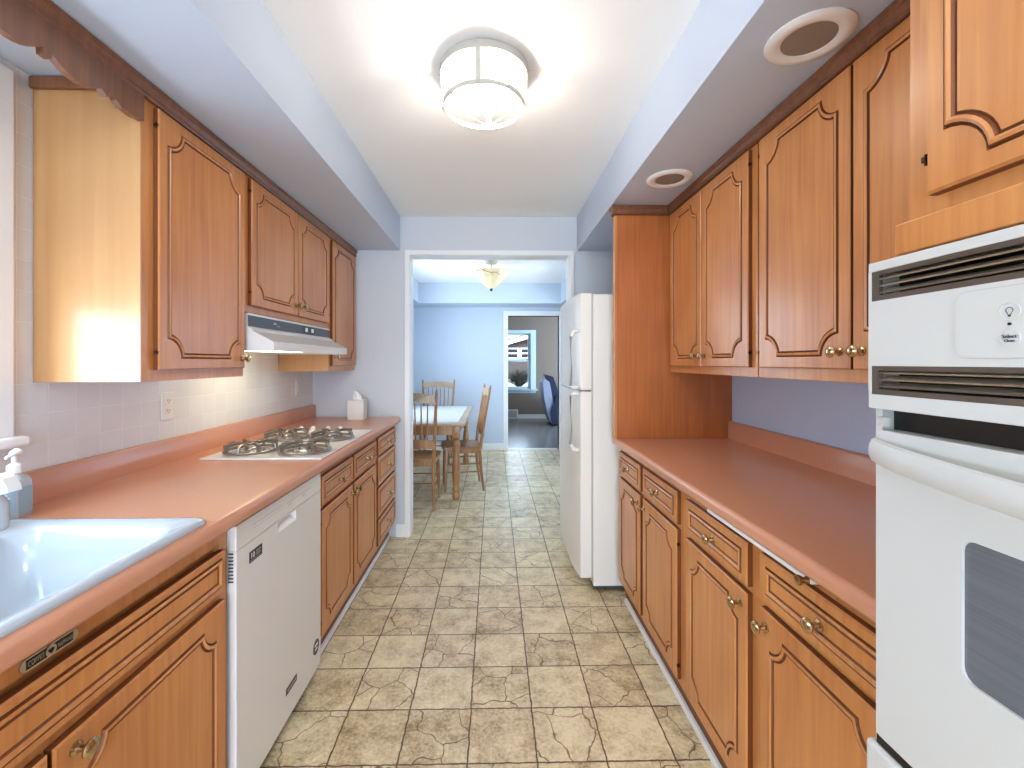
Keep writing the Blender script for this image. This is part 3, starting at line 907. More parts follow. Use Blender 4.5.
# front trim with two vent recesses
VZ = ((1.424, 1.470), (1.280, 1.324))
X2 = OF - .001
b.box(OX, X2, y0, y1, 1.470, 1.484, 0.001)
b.box(OX, X2, y0, y1, 1.324, 1.424)
b.box(OX, X2, y0, y1, 1.258, 1.280, 0.001)
for (z0, z1) in VZ:
    b.box(OX, X2, y1 - 0.005, y1, z0, z1); b.box(OX, X2, y0, y0 + .005, z0, z1)
b.box(OX + .012, X2, y1 - .012, y1, 0.66, 1.258); b.box(OX + .012, X2, y0, y0 + .012, 0.66, 1.258)
b.build('front_trim', 'oven', ov)
for (z0, z1) in VZ:
    vb = MB(); ya, yb = y0 + .005, y1 - .005
    vb.box(OX + .001, OX + .008, ya, yb, z1 - .007, z1); vb.box(OX + .001, OX + .008, ya, yb, z0, z0 + .008)
    vb.box(OX + .001, OX + .008, ya, ya + .012, z0 + .008, z1 - .007); vb.box(OX + .001, OX + .008, yb - .012, yb, z0 + .008, z1 - .007)
    v = vb.build('vent', 'bronze', ov)
    bx(OX + .045, OX + .05, ya, yb, z0, z1).build('vent_recess', 'black', v)
    for k in range(3):
        zz = z0 + 0.013 + k * 0.0105
        s_ = MB(); s_.prism([(OX + .002, zz), (OX + .004, zz - .002), (OX + .016, zz + .003), (OX + .016, zz + .006)], 'y', ya + .012, yb - .012)
        s_.build('slat', 'slat', v)
    s_ = MB()
    for yy in (0.03, 0.24, 0.465): s_.box(OX + .006, OX + .02, yy, yy + .012, z0 + .008, z1 - .007)
    s_.build('divider', 'bronze', v)
# control panel inlay (rounded rect outline) + buttons


def rrect(y0, y1, z0, z1, r, n=6):
    p = []
    for (cy, cz, a0) in ((y1 - r, z1 - r, 0), (y0 + r, z1 - r, PI / 2), (y0 + r, z0 + r, PI), (y1 - r, z0 + r, 3 * PI / 2)):
        for i in range(n + 1):
            a = a0 + PI / 2 * i / n; p.append((cy + r * math.cos(a), cz + r * math.sin(a)))
    return p


b = MB(); P = rrect(0.02, 0.556, 1.334, 1.418, 0.014)
b.prism(P, 'x', OX - .0004, OX + .001); cpn = b.build('control_panel_line', 'grey', ov)
b = MB(); P = rrect(0.021, 0.555, 1.335, 1.417, 0.0135)
b.prism(P, 'x', OX - .0012, OX - .0004); cpn = b.build('control_panel', 'oven', ov)
for (cy, cz, kind) in ((0.4945, 1.388, 'light_button'), (0.4945, 1.3575, 'clean_button'), (0.455, 1.388, 'button'), (0.455, 1.3575, 'button'), (0.415, 1.388, 'button'), (0.415, 1.3575, 'button')):
    b = MB(); b.lathe([(0.0105, 0.0008), (0.0105, 0.0020), (0.0098, 0.0020), (0.0098, 0.0015), (0, 0.0015)], (OX, cy, cz), (-1, 0, 0), 24, cap=False)
    bo = b.build(kind, 'oven', cpn)
    if kind == 'light_button':
        g_ = MB()
        ring = [(OX - .002, cy + .0035 * math.sin(t), cz + .0012 + .0035 * math.cos(t)) for t in [-2.5 + 5.0 * i / 10 for i in range(11)]]
        ring = ring + [(OX - .002, cy + .0013, cz - .0035)]; ring = [(OX - .002, cy - .0013, cz - .0035)] + ring
        g_.tube(ring, 0.00035, 5); g_.box(OX - .0024, OX - .0016, cy - .0012, cy + .0012, cz - .0062, cz - .0038)
        g_.build('bulb_symbol', 'darkgrey', bo)
    if kind == 'clean_button':
        text_on('lettering', bo, 'Select', 0.0062, (OX - .0022, cy, cz + .0018), 1, 'darkgrey')
        text_on('lettering', bo, 'Clean', 0.0045, (OX - .0022, cy, cz - .0032), 1, 'darkgrey')
b = MB(); b.lathe([(0.0018, 0.001), (0.0018, 0.0022), (0, 0.0024)], (OX, 0.4945, 1.3735), (-1, 0, 0), 12, cap=False); b.build('indicator', 'black', cpn)
# dark gap and latch over the door
bx(OX + .03, OX + .036, y0 + .012, y1 - .012, 1.225, 1.258).build('gap_shadow_plate', 'black', ov)
# door
dr = MB(); dy0, dy1 = y0 + .012, y1 - .014; dz0, dz1 = 0.758, 1.226
wy0, wy1, wz0, wz1 = 0.06, 0.548, 0.93, 1.108
P = rrect(dy0, dy1, dz0, dz1, 0.006, 4); Q = rrect(wy0, wy1, wz0, wz1, 0.016, 4)
bm = dr.bm
fo = [bm.verts.new((OX, p[0], p[1])) for p in P]; fi = [bm.verts.new((OX, p[0], p[1])) for p in Q]
fb = [bm.verts.new((OX + .034, p[0], p[1])) for p in P]; fr_ = [bm.verts.new((OX + .004, p[0], p[1])) for p in Q]
n = len(P)
for i in range(n):
    j = (i + 1) % n
    dr.face([fo[i], fo[j], fi[j], fi[i]]); dr.face([fo[i], fb[i], fb[j], fo[j]]); dr.face([fi[i], fi[j], fr_[j], fr_[i]])
dr.face(fb)
od = dr.build('door', 'oven', ov)
b = MB(); b.prism(Q, 'x', OX + .004, OX + .006); b.build('window', 'glass_oven', od, label='grey mesh-screened oven window')
# bowed handle
hb = MB(); rings = []
for i in range(25):
    t = i / 24; yy = dy1 - 0.002 - t * (dy1 - dy0 - .004); bow = math.sin(PI * t) ** 0.75
    xo = OX - 0.004 - 0.050 * bow; zc = 1.195 - 0.010 * bow
    ring = []
    for k in range(12):
        a = 2 * PI * k / 12
        ring.append((xo + 0.010 * math.cos(a), yy, zc + 0.019 * math.sin(a)))
    rings.append(ring)
hb.loft(rings); hb.build('handle', 'oven', od, smooth=True)
b = MB(); b.box(OX + .001, OX + .03, dy0, dy1, 0.744, 0.757); b.build('lower_gap', 'black', ov)
b = MB(); b.box(OX - .006, X2, y0, y1, 0.655, 0.742, 0.006); b.build('bottom_trim', 'oven', ov)
b = bx(OX + .002, OX + .012, y1 - .026, y1 - .014, 1.232, 1.246); b.build('latch', 'grey', ov)

# ------------------------------------------------------------------ range hood
hd = empty('range_hood', 'white range hood with dark control strip under the short wall cabinet', 'range hood', (-1.2, 2.37, 1.37))
b = MB()
hy0, hy1 = 1.90, 2.835
HX = -0.935
b.prism([(WLX, 1.540), (-1.045, 1.540), (-1.045, 1.480), (-1.030, 1.474), (-1.022, 1.462), (HX, 1.416), (HX, 1.378), (HX - .012, 1.378), (HX - .012, 1.40), (WLX, 1.40)], 'y', hy0, hy1)
hbod = b.build('hood_body', 'appliance', hd)
b = MB(); b.box(WLX, HX - .012, hy0, hy0 + .01, 1.378, 1.40); b.box(WLX, HX - .012, hy1 - .01, hy1, 1.378, 1.40); b.build('skirt', 'appliance', hd)
b = bx(-1.045, -1.043, hy0 + .002, hy1 - .002, 1.483, 1.530); cs = b.build('control_strip', 'darkgrey', hd)
for yy in (2.475, 2.555):
    b = bx(-1.043, -1.034, yy - .010, yy + .010, 1.496, 1.518, 0.003); b.build('switch', 'white', cs)
b = bx(-1.043, -1.0425, 2.43, 2.60, 1.487, 1.526); b.build('switch_plate', 'black', cs)
b = bx(-1.043, -1.0422, 2.115, 2.145, 1.507, 1.515); b.box(-1.043, -1.0422, 2.15, 2.18, 1.500, 1.503); b.build('logo_print', 'grey', cs)
b = bx(-1.20, -1.00, 2.12, 2.42, 1.382, 1.399, .004); b.build('lamp_lens', 'hoodlamp', hd, label='glowing warm lamp lens')

# ------------------------------------------------------------------ cooktop
ck = empty('gas_cooktop', 'white four-burner gas cooktop set in the counter', 'cooktop', (-1.0, 2.28, 0.914))
b = bx(-1.245, -0.733, 1.895, 2.69, 0.9142, 0.922, 0.003); b.build('plate', 'appliance', ck)
for (cx, cy) in ((-1.104, 2.04), (-0.862, 2.04), (-1.104, 2.385), (-0.862, 2.375)):
    b = MB()
    b.lathe([(0.0, 0.0), (0.085, 0.0), (0.080, 0.004), (0.05, 0.002), (0.046, 0.010), (0.034, 0.014), (0.034, 0.020), (0.030, 0.023), (0, 0.023)], (cx, cy, 0.9225), n=28, cap=False)
    bo = b.build('burner', 'steel', ck, loc=(cx, cy, 0.922), smooth=True)
    b = MB(); z0 = 0.931
    b.tube([(cx + .108 * math.cos(2 * PI * i / 32), cy + .108 * math.sin(2 * PI * i / 32), z0) for i in range(32)], 0.0065, 8, closed=True)
    b.tube([(cx + .034 * math.cos(2 * PI * i / 20), cy + .034 * math.sin(2 * PI * i / 20), z0 + .030) for i in range(20)], 0.003, 6, closed=True)
    for k in range(4):
        a = PI / 4 + k * PI / 2; ux, uy = math.cos(a), math.sin(a)
        px, py = -uy, ux
        # broad flared arm: box-like blade rising from ring then running inward
        r1 = [(0.110, z0 - .004), (0.112, z0 + .034), (0.060, z0 + .040), (0.030, z0 + .034), (0.030, z0 + .026), (0.058, z0 + .028), (0.092, z0 + .022), (0.100, z0 - .004)]
        hw = 0.006
        A = [(cx + ux * r + px * hw, cy + uy * r + py * hw, z) for r, z in r1]; B = [(cx + ux * r - px * hw, cy + uy * r - py * hw, z) for r, z in r1]
        b.loft([A, B])
        a2 = a + PI / 4; ux, uy = math.cos(a2), math.sin(a2)
        b.tube([(cx + ux * .108, cy + uy * .108, z0), (cx + ux * .106, cy + uy * .106, z0 + .024), (cx + ux * .085, cy + uy * .085, z0 + .034), (cx + ux * .03, cy + uy * .03, z0 + .032)], [0.006, .005, .004, .003], 6)
    b.build('grate', 'iron', ck, loc=(cx, cy, 0.922), smooth=True)
for cx in (-1.128, -1.060, -0.972, -0.902):
    b = MB(); b.lathe([(0.020, 0.0), (0.019, 0.006), (0.013, 0.010), (0.013, 0.026), (0.011, 0.028), (0, 0.028)], (cx, 2.615, 0.922), n=18)
    b.box(cx - .003, cx + .003, 2.600, 2.630, 0.946, 0.953)
    b.build('knob', 'white', ck, loc=(cx, 2.615, 0.922), smooth=True)

# ------------------------------------------------------------------ sink
sk = empty('sink', 'white enamel drop-in sink in the countertop below the window', 'sink', (-1.0, 0.75, 0.75))


def rr3(x0, x1, y0, y1, r, z, n=5):
    return [(p[0], p[1], z) for p in rrect(x0, x1, y0, y1, r, n)]


zr = 0.9145
b = MB()
b.loft([rr3(SX0, SX1, SY0, SY1, .030, zr), rr3(SX0, SX1, SY0, SY1, .030, zr + .006), rr3(SX0 + .004, SX1 - .004, SY0 + .004, SY1 - .004, .028, zr + .011),
        rr3(SX0 + .020, SX1 - .020, SY0 + .02, SY1 - .02, .025, zr + .013),
        rr3(SX0 + .026, SX1 - .026, SY0 + .026, SY1 - .026, .03, zr + .009),
        rr3(SX0 + .085, SX1 - .040, SY0 + .045, SY1 - .045, .05, zr + .007),
        rr3(SX0 + .092, SX1 - .050, SY0 + .055, SY1 - .055, .055, zr - .004),
        rr3(SX0 + .100, SX1 - .060, SY0 + .065, SY1 - .065, .06, zr - .05),
        rr3(SX0 + .115, SX1 - .075, SY0 + .080, SY1 - .080, .07, zr - .140),
        rr3(SX0 + .150, SX1 - .110, SY0 + .115, SY1 - .115, .07, zr - .165),
        rr3(SX0 + .22, SX1 - .19, SY0 + .3, SY1 - .3, .04, zr - .168)], caps=(False, True))
b.build('basin', 'enamel', sk, smooth=True, angle=0.9)
b = MB(); b.lathe([(0.042, 0.0), (0.042, 0.002), (0.036, 0.003), (0.030, -.001), (0, -.001)], (-0.99, 0.75, zr - .1675), n=24, cap=False); b.build('drain', 'steel', sk, smooth=True)

# soap bottles
so = empty('soap_bottle', 'clear square soap bottle with white pump and pale blue label', 'soap bottle', (-1.292, 1.215, 0.9145))
cx, cy = -1.296, 1.222
b = MB(); b.loft([rr3(cx - .030, cx + .030, cy - .022, cy + .022, .008, z) if i not in (3, 4) else (rr3(cx - .026, cx + .026, cy - .018, cy + .018, .010, z) if i == 3 else rr3(cx - .014, cx + .014, cy - .012, cy + .012, .010, z)) for i, z in enumerate((0.9145, 0.918, 1.010, 1.020, 1.030))])
b.build('bottle_body', 'clear', so, smooth=True)
b = MB(); b.lathe([(0.016, 1.030), (0.016, 1.052), (0.010, 1.056), (0.006, 1.058), (0.006, 1.080), (0, 1.080)], (cx, cy, 0), n=18)
b.tube([(cx - .008, cy, 1.082), (cx + .004, cy, 1.088), (cx + .012, cy, 1.088), (cx + .018, cy - .02, 1.084), (cx + .020, cy - .040, 1.078)], [0.007, 0.0085, 0.008, 0.006, 0.004], 8)
b.build('pump', 'white', so, smooth=True)
b = bx(cx - .026, cx + .026, cy - .0228, cy - .0222, 0.925, 0.995); b.box(cx + .0302, cx + .0308, cy - .018, cy + .018, 0.925, 0.995)
lb = b.build('label', 'label_blue', so)
b = MB(); b.prism([(cx - .018, .935), (cx - .006, .948), (cx - .016, .948), (cx - .016, .954), (cx + .003, .954), (cx + .003, .936), (cx - .003, .936), (cx - .003, .944), (cx - .014, .932)], 'y', cy - .0234, cy - .0229)
b.box(cx - .018, cx + .014, cy - .0234, cy - .0229, .966, .969); b.box(cx - .018, cx + .006, cy - .0234, cy - .0229, .973, .976)
b.build('label_arrow', 'white', lb)
so2 = empty('soap_bottle', 'clear bottle with broad white curved nozzle, at the picture edge by the sink', 'soap bottle', (-1.215, 1.10, 0.9232))
cx, cy = -1.215, 1.10
b = MB(); b.lathe([(0.024, 0.9232), (0.026, 0.930), (0.026, 0.985), (0.018, 1.000), (0.013, 1.006)], (cx, cy, 0), n=20); b.build('bottle_body', 'clear', so2, smooth=True)
b = MB(); b.lathe([(0.015, 1.006), (0.015, 1.022), (0.012, 1.026), (0, 1.026)], (cx, cy, 0), n=18)
b.loft([[(cx + x, cy + yy, z) for x, z in ((-.026, 1.028), (-.012, 1.052), (.012, 1.058), (.034, 1.050), (.048, 1.030), (.050, 1.016), (.030, 1.012), (.0, 1.02))] for yy in (-.016, .016)])
b.build('nozzle', 'white', so2, smooth=True)

# tissue box
tb = empty('tissue_box', 'small white square tissue box on the counter beyond the cooktop', 'tissue box', (-0.993, 3.26, 0.9145))
bx(-1.053, -0.938, 3.200, 3.300, 0.9145, 1.055, 0.003).build('carton', 'boxwhite', tb)
b = MB(); rings = []
for i, (rx, ry, z, ox) in enumerate(((.032, .018, 1.0552, 0), (.029, .012, 1.070, .002), (.022, .012, 1.088, -.004), (.013, .007, 1.106, -.010), (.002, .002, 1.118, -.013))):
    rings.append([(-0.996 + ox + rx * math.cos(2 * PI * k / 14) * (1 + .18 * math.sin(3 * k)), 3.25 + ry * math.sin(2 * PI * k / 14) * (1 + .3 * math.cos(5 * k)), z + (.006 * math.sin(2 * k) if 0 < i < 4 else 0)) for k in range(14)])
b.loft(rings); b.build('tissue', 'tissue', tb, smooth=True)


def outlet(y, z, label):
    e = empty('wall_outlet', label, 'outlet', (XL, y, z))
    bx(XL + .0005, XL + .006, y - .036, y + .036, z - .058, z + .058, 0.002).build('cover_plate', 'outlet', e)
    for dz in (-.021, .021):
        b = MB(); b.prism([(y + .015 * math.cos(2 * PI * i / 16), z + dz + .0135 * math.sin(2 * PI * i / 16)) for i in range(16)], 'x', XL + .006, XL + .0085)
        s = b.build('socket', 'outlet', e)
        b = MB(); b.box(XL + .0085, XL + .009, y - .007, y - .0045, z + dz - .001, z + dz + .007); b.box(XL + .0085, XL + .009, y + .0045, y + .007, z + dz - .001, z + dz + .006); b.box(XL + .0085, XL + .009, y - .002, y + .002, z + dz - .009, z + dz - .005)
        b.build('slots', 'black', s)
    return e


outlet(1.888, 1.145, 'white duplex outlet on the tiles just before the cooktop')
outlet(3.13, 1.157, 'white duplex outlet on the tiles beyond the range hood')

# ------------------------------------------------------------------ ceiling lamps
lf = empty('ceiling_light', 'round white cage flush-mount ceiling light with lit bulbs in the kitchen', 'ceiling light', (-0.038, 1.675, CZ))
cx, cy = -0.038, 1.675


def band(r, z0, z1, t=.003, n=48):
    b = MB(); R = [[(cx + rr * math.cos(2 * PI * i / n), cy + rr * math.sin(2 * PI * i / n), z) for i in range(n)] for rr, z in ((r, z0), (r, z1), (r - t, z1), (r - t, z0), (r, z0))]
    b.loft(R, caps=(False, False)); return b


b = MB(); b.lathe([(0, 2.4395), (0.062, 2.4395), (0.062, 2.436), (0.160, 2.434), (0.160, 2.428), (0.0, 2.426)], (cx, cy, 0), n=40, cap=False)
b.build('canopy', 'pan', lf, smooth=True)
band(0.165, 2.404, 2.432).build('top_band', 'nickel', lf, smooth=True)
band(0.152, 2.288, 2.304).build('bottom_band', 'nickel', lf, smooth=True)
for k in range(4):
    a = math.radians(84) + k * PI / 2
    b = MB(); ux, uy = math.cos(a), math.sin(a); px, py = -uy, ux; hw = .009
    A = [(cx + ux * r + px * s * hw, cy + uy * r + py * s * hw, z) for (r, z, s) in ((.1655, 2.43, -1), (.1655, 2.43, 1), (.1535, 2.29, 1), (.1535, 2.29, -1))]
    B = [(x + ux * .003, yy + uy * .003, z) for x, yy, z in A]
    b.loft([A, B])
    b.lathe([(0.004, 0), (0.004, .004), (0, .005)], (cx + ux * .168, cy + uy * .168, 2.424), (ux, uy, 0), 8); b.lathe([(0.004, 0), (0.004, .004), (0, .005)], (cx + ux * .157, cy + uy * .157, 2.297), (ux, uy, 0), 8)
    b.build('strap', 'nickel', lf)
    b = MB()
    for (s0, s1) in ((0, 1), (1, 0)):
        pts = []
        for i in range(11):
            t = i / 10; aa = a + (PI / 2) * t; z = 2.412 - .108 * (t if s0 == 0 else 1 - t); r = .164 - .012 * (2.412 - z) / .108
            pts.append((cx + r * math.cos(aa), cy + r * math.sin(aa), z))
        b.tube(pts, 0.0020, 5)
    b.build('cross_wire', 'nickel', lf)
b = MB(); b.lathe([(.038, 2.426), (.038, 2.378), (.02, 2.372), (0, 2.372)], (cx, cy, 0), n=24, cap=False); b.build('socket_hub', 'nickel', lf, smooth=True)
for k in range(3):
    a = math.radians(200) + k * 2 * PI / 3; ux, uy = math.cos(a), math.sin(a)
    b = MB(); b.lathe([(.013, 0), (.013, .03), (.010, .034)], (cx + ux * .02, cy + uy * .02, 2.368), (ux, uy, -.55), 12); b.build('bulb_socket', 'white', lf, smooth=True)
    b = MB(); b.lathe([(.010, 0), (.016, .012), (.026, .032), (.028, .045), (.024, .060), (.012, .070), (0, .072)], (cx + ux * .046, cy + uy * .046, 2.3537), (ux, uy, -.55), 16, cap=False); b.build('bulb', 'bulb', lf, smooth=True)

rl = empty('ceiling_light', 'added flat round fill light on the ceiling behind the viewpoint', 'ceiling light', (0, -1.6, CZ))  # unseen lamp added as neutral fill for the kitchen
b = MB(); b.lathe([(0.0, 2.4395), (0.25, 2.4395), (0.25, 2.41), (0.235, 2.41), (0.235, 2.43), (0.0, 2.43)], (0, -1.6, 0), n=40, cap=False); b.build('housing', 'nickel', rl, smooth=True)
b = MB(); b.lathe([(0.234, 2.415), (0.20, 2.395), (0.12, 2.385), (0, 2.382)], (0, -1.6, 0), n=40, cap=False); b.build('diffuser', 'rearfill', rl, smooth=True)

for (rx, ry, lab) in ((0.824, 1.145, 'round recessed soffit light above the widest wall cabinet, near the oven tower'), (0.812, 2.035, 'round recessed soffit light nearest the fridge')):
    e = empty('recessed_light', lab, 'recessed light', (rx, ry, SZ), group=None)
    b = MB(); b.lathe([(0.102, -.0005), (0.102, -.004), (0.094, -.010), (0.078, -.012), (0.064, -.006), (0.062, -.0005)], (rx, ry, SZ), n=40, cap=False)
    b.build('trim_ring', 'white', e, smooth=True)
    b = MB(); b.lathe([(0.063, -.0008), (0.063, -.005), (0, -.0055)], (rx, ry, SZ), n=32, cap=False); b.build('diffuser', 'pinktone', e, smooth=True)

dl = empty('pendant_light', 'glowing cone-shaped art glass semi-flush light on the dining room ceiling', 'ceiling light', (-0.03, 4.9, CZ))
cx, cy = -0.03, 4.9
b = MB(); b.lathe([(0.0, 2.4395), (0.065, 2.4395), (0.068, 2.430), (0.060, 2.418), (0.0, 2.416)], (cx, cy, 0), n=28, cap=False); b.build('canopy', 'nickel', dl, smooth=True)
b = MB(); b.lathe([(0.006, 2.418), (0.006, 2.135), (0, 2.134)], (cx, cy, 0), n=10); b.build('stem', 'nickel', dl)
b = MB(); b.lathe([(0.182, 2.337), (0.190, 2.315), (0.185, 2.297), (0.145, 2.244), (0.095, 2.190), (0.030, 2.143), (0.020, 2.140)], (cx, cy, 0), n=12, cap=False); shd = b.build('shade', 'shade', dl)
b = MB(); b.lathe([(0.020, 2.140), (0.014, 2.130), (0.016, 2.122), (0.008, 2.112), (0, 2.110)], (cx, cy, 0), n=14, cap=False); b.build('finial', 'black', dl, smooth=True)
b = MB()
br_ = [(-.19, 2.318), (-.15, 2.316), (-.09, 2.314), (-.04, 2.295), (.0, 2.282), (.03, 2.288), (.07, 2.282), (.10, 2.266)]


def on_shade(dx, z):
    pr_ = [(2.337, .182), (2.315, .190), (2.297, .185), (2.244, .145), (2.190, .095), (2.143, .03)]
    for (za, ra), (zb2, rb) in zip(pr_, pr_[1:]):
        if za >= z >= zb2:
            r = ra + (rb - ra) * (za - z) / (za - zb2); break
    dx = max(-r, min(r, dx))
    return (cx + dx, cy - math.sqrt(max(0, r * r - dx * dx)) - .001, z)


b.tube([on_shade(*p) for p in br_], 0.003, 5)
b.tube([on_shade(-.09, 2.314), on_shade(-.07, 2.325), on_shade(-.06, 2.334)], 0.002, 5)
b.tube([on_shade(.0, 2.282), on_shade(.02, 2.266), on_shade(.03, 2.258)], 0.002, 5)
b.build('branch_motif', 'oak', shd)

# ------------------------------------------------------------------ fridge
fr = empty('refrigerator', 'tall off-white top-freezer refrigerator behind the tall wooden panel', 'refrigerator', (0.9, 2.94, 0))
FY0, FY1 = 2.545, 3.335
bx(0.574, 1.26, FY0, FY1, 0.035, 1.722, 0.006).build('fridge_body', 'fridge', fr)
bx(0.575, 1.2, FY0 + .02, FY1 - .02, 0.012, 0.034).build('base_grille', 'darkgrey', fr)
b = MB()
for (x, yy) in ((.60, FY0 + .05), (.60, FY1 - .05), (1.2, FY0 + .05), (1.2, FY1 - .05)): b.lathe([(.012, 0), (.012, .02)], (x, yy, 0), n=10)
b.build('foot', 'black', fr)


def fdoor(name, z0, z1):
    b = MB(); rings = []
    pts = []
    for i in range(13):
        t = i / 12; yy = FY0 + .002 + t * (FY1 - FY0 - .004); bow = 1 - (2 * t - 1) ** 4
        pts.append((0.500 - 0.020 * bow, yy))
    poly = [(0.562, FY0 + .002)] + pts + [(0.562, FY1 - .002)]
    b.prism(poly, 'z', z0, z1)
    return b.build(name, 'fridge', fr, smooth=True, angle=0.5)


fz = fdoor('freezer_door', 1.170, 1.727)
fd = fdoor('fridge_door', 0.085, 1.158)
bx(0.562, 0.574, FY0 + .006, FY1 - .006, 0.09, 1.72).build('gasket', 'grey', fr)


def fhandle(par, za, zb2, ends):
    b = MB(); yy = FY0 + .032
    top, bot = max(za, zb2), min(za, zb2)
    X0 = 0.492
    if ends == 'top':   # curve at top, straight to split
        pts = [(X0, yy, top), (X0 - .030, yy, top - .008), (X0 - .042, yy, top - .035), (X0 - .042, yy, bot + .01), (X0 - .03, yy, bot), (X0, yy, bot)]
    else:
        pts = [(X0, yy, top), (X0 - .03, yy, top), (X0 - .042, yy, top - .01), (X0 - .042, yy, bot + .035), (X0 - .030, yy, bot + .008), (X0, yy, bot)]
    b.tube(pts, 0.011, 8); b.build('handle', 'fridge', par, smooth=True)


fhandle(fz, 1.515, 1.182, 'top'); fhandle(fd, 1.145, 0.815, 'bot')
b = bx(0.486, 0.56, FY0 + .006, FY1 - .1, 1.159, 1.169); b.build('hinge_strip', 'steel', fr)

# ------------------------------------------------------------------ dining furniture
tbl = empty('dining_table', 'honey oak dining table with turned legs and pale top', 'table', (-0.74, 5.05, 0))
TX0, TX1, TY0, TY1 = -1.185, -0.275, 4.20, 5.88
b = bx(TX0, TX1, TY0, TY1, 0.722, 0.748, 0.006); b.build('tabletop', 'oak_pale', tbl)
bx(TX0 + .07, TX1 - .07, TY0 + .07, TY1 - .07, 0.7485, 0.751).build('tile_inlay', 'tabletop', tbl, label='pale tiled inlay of the table top')
b = MB(); a_ = .06
b.box(TX0 + a_, TX1 - a_, TY0 + a_, TY0 + a_ + .02, 0.63, 0.722); b.box(TX0 + a_, TX1 - a_, TY1 - a_ - .02, TY1 - a_, 0.63, 0.722)
b.box(TX0 + a_, TX0 + a_ + .02, TY0 + a_, TY1 - a_, 0.63, 0.722); b.box(TX1 - a_ - .02, TX1 - a_, TY0 + a_, TY1 - a_, 0.63, 0.722)
b.build('apron', 'oak', tbl)
for x in (TX0 + .09, TX1 - .09):
    for yy in (TY0 + .09, TY1 - .09):
        b = MB(); b.box(x - .038, x + .038, yy - .038, yy + .038, 0.60, 0.722, 0.003)
        b.lathe([(.030, .60), (.038, .592), (.030, .58), (.024, .57), (.036, .55), (.040, .53), (.030, .505), (.034, .49), (.034, .475), (.026, .46), (.034, .42), (.042, .34), (.042, .26), (.034, .17), (.028, .125), (.036, .11), (.036, .095), (.028, .085), (.038, .06), (.040, .035), (.030, .004), (.0, .0)], (x, yy, 0), n=20, cap=False)
        b.build('leg', 'oak', tbl, smooth=True, angle=1.0)


def make_chair():
    e = empty('dining_chair', 'x', 'chair', (0, 0, 0))
    # local frame: faces +Y, origin on the floor at centre of seat; back at -Y
    b = MB(); P = [(-.20, -.19), (.20, -.19), (.215, .05), (.20, .19), (.10, .215), (-.10, .215), (-.20, .19), (-.215, .05)]
    b.prism(P, 'z', 0.435, 0.46); b.build('seat', 'oak', e)
    b = MB(); b.box(-.18, .18, -.175, -.155, .39, .435); b.box(-.18, .18, .16, .18, .39, .435); b.box(-.185, -.165, -.17, .17, .39, .435); b.box(.165, .185, -.17, .17, .39, .435); b.build('seat_rail', 'oak', e)
    for s in (-1, 1):
        b = MB(); b.tube([(s * .170, .165, .43), (s * .178, .172, .33), (s * .186, .178, .12), (s * .19, .182, .0)], [.017, .021, .016, .011], 10); b.build('leg', 'oak', e, smooth=True)
        b = MB(); b.tube([(s * .19, -.215, .0), (s * .182, -.185, .22), (s * .178, -.172, .43)], [.012, .016, .017], 10); b.build('leg', 'oak', e, smooth=True)
        b = MB(); b.tube([(s * .180, -.180, .435), (s * .193, -.200, .60), (s * .208, -.240, .85), (s * .220, -.275, 1.055), (s * .222, -.280, 1.09)], [.018, .016, .015, .013, .006], 10); b.build('back_post', 'oak', e, smooth=True)
    b = MB(); pts = []
    n = 12
    top = [(-.217 + .434 * i / n, 1.035 + .022 * math.sin(PI * i / n) - (.014 if i in (0, n) else 0)) for i in range(n + 1)]
    bot = [(-.217 + .434 * i / n, 0.945 + .035 * abs(math.sin(PI * i / n)) ** .7) for i in range(n + 1)]
    A = [(x, -.256 - .02 * math.sin(PI * (x + .217) / .434), z) for x, z in top + bot[::-1]]
    B = [(x, yy - .018, z) for x, yy, z in A]; b.loft([A, B]); b.build('crest_rail', 'oak_pale', e)
    b = MB(); b.prism([(-.192, .555), (.192, .555), (.192, .62), (.10, .635), (-.10, .635), (-.192, .62)], 'y', -.217, -.200); b.build('lower_rail', 'oak', e)
    for k in range(6):
        x = -.135 + .054 * k
        b = MB(); b.tube([(x * .95, -.208, .62), (x, -.228, .75), (x * 1.05, -.268, .97)], [.006, .008, .005], 8); b.build('spindle', 'oak', e, smooth=True)
    for (p, q) in (((-.184, .176, .20), (-.184, -.19, .20)), ((.184, .176, .20), (.184, -.19, .20)), ((-.182, .172, .28), (-.182, -.182, .28)), ((.182, .172, .28), (.182, -.182, .28)), ((-.183, .175, .24), (.183, .175, .24)), ((-.182, -.186, .24), (.182, -.186, .24))):
        b = MB(); b.tube([p, q], .008, 8); b.build('stretcher', 'oak', e, smooth=True)
    return e


def dup(root, label):
    r = root.copy(); COL.objects.link(r); r['label'] = label
    for ch in list(root.children):
        c = ch.copy(); COL.objects.link(c); c.parent = r
        for g in ch.children:
            d = g.copy(); COL.objects.link(d); d.parent = c
    return r


ch = make_chair()
ch['label'] = 'oak spindle-back chair at the near end of the dining table, back towards the kitchen'
ch['group'] = 'dining chairs round the oak table'
ch.location = (-0.725, 4.17, 0)
k2 = dup(ch, 'oak spindle-back chair at the far end of the dining table')
k2.location = (-0.775, 5.95, 0); k2.rotation_euler.z = PI
k3 = dup(ch, 'oak spindle-back chair on the open long side of the dining table, seen sideways')
k3.location = (-0.345, 4.74, 0); k3.rotation_euler.z = PI / 2 + 0.15

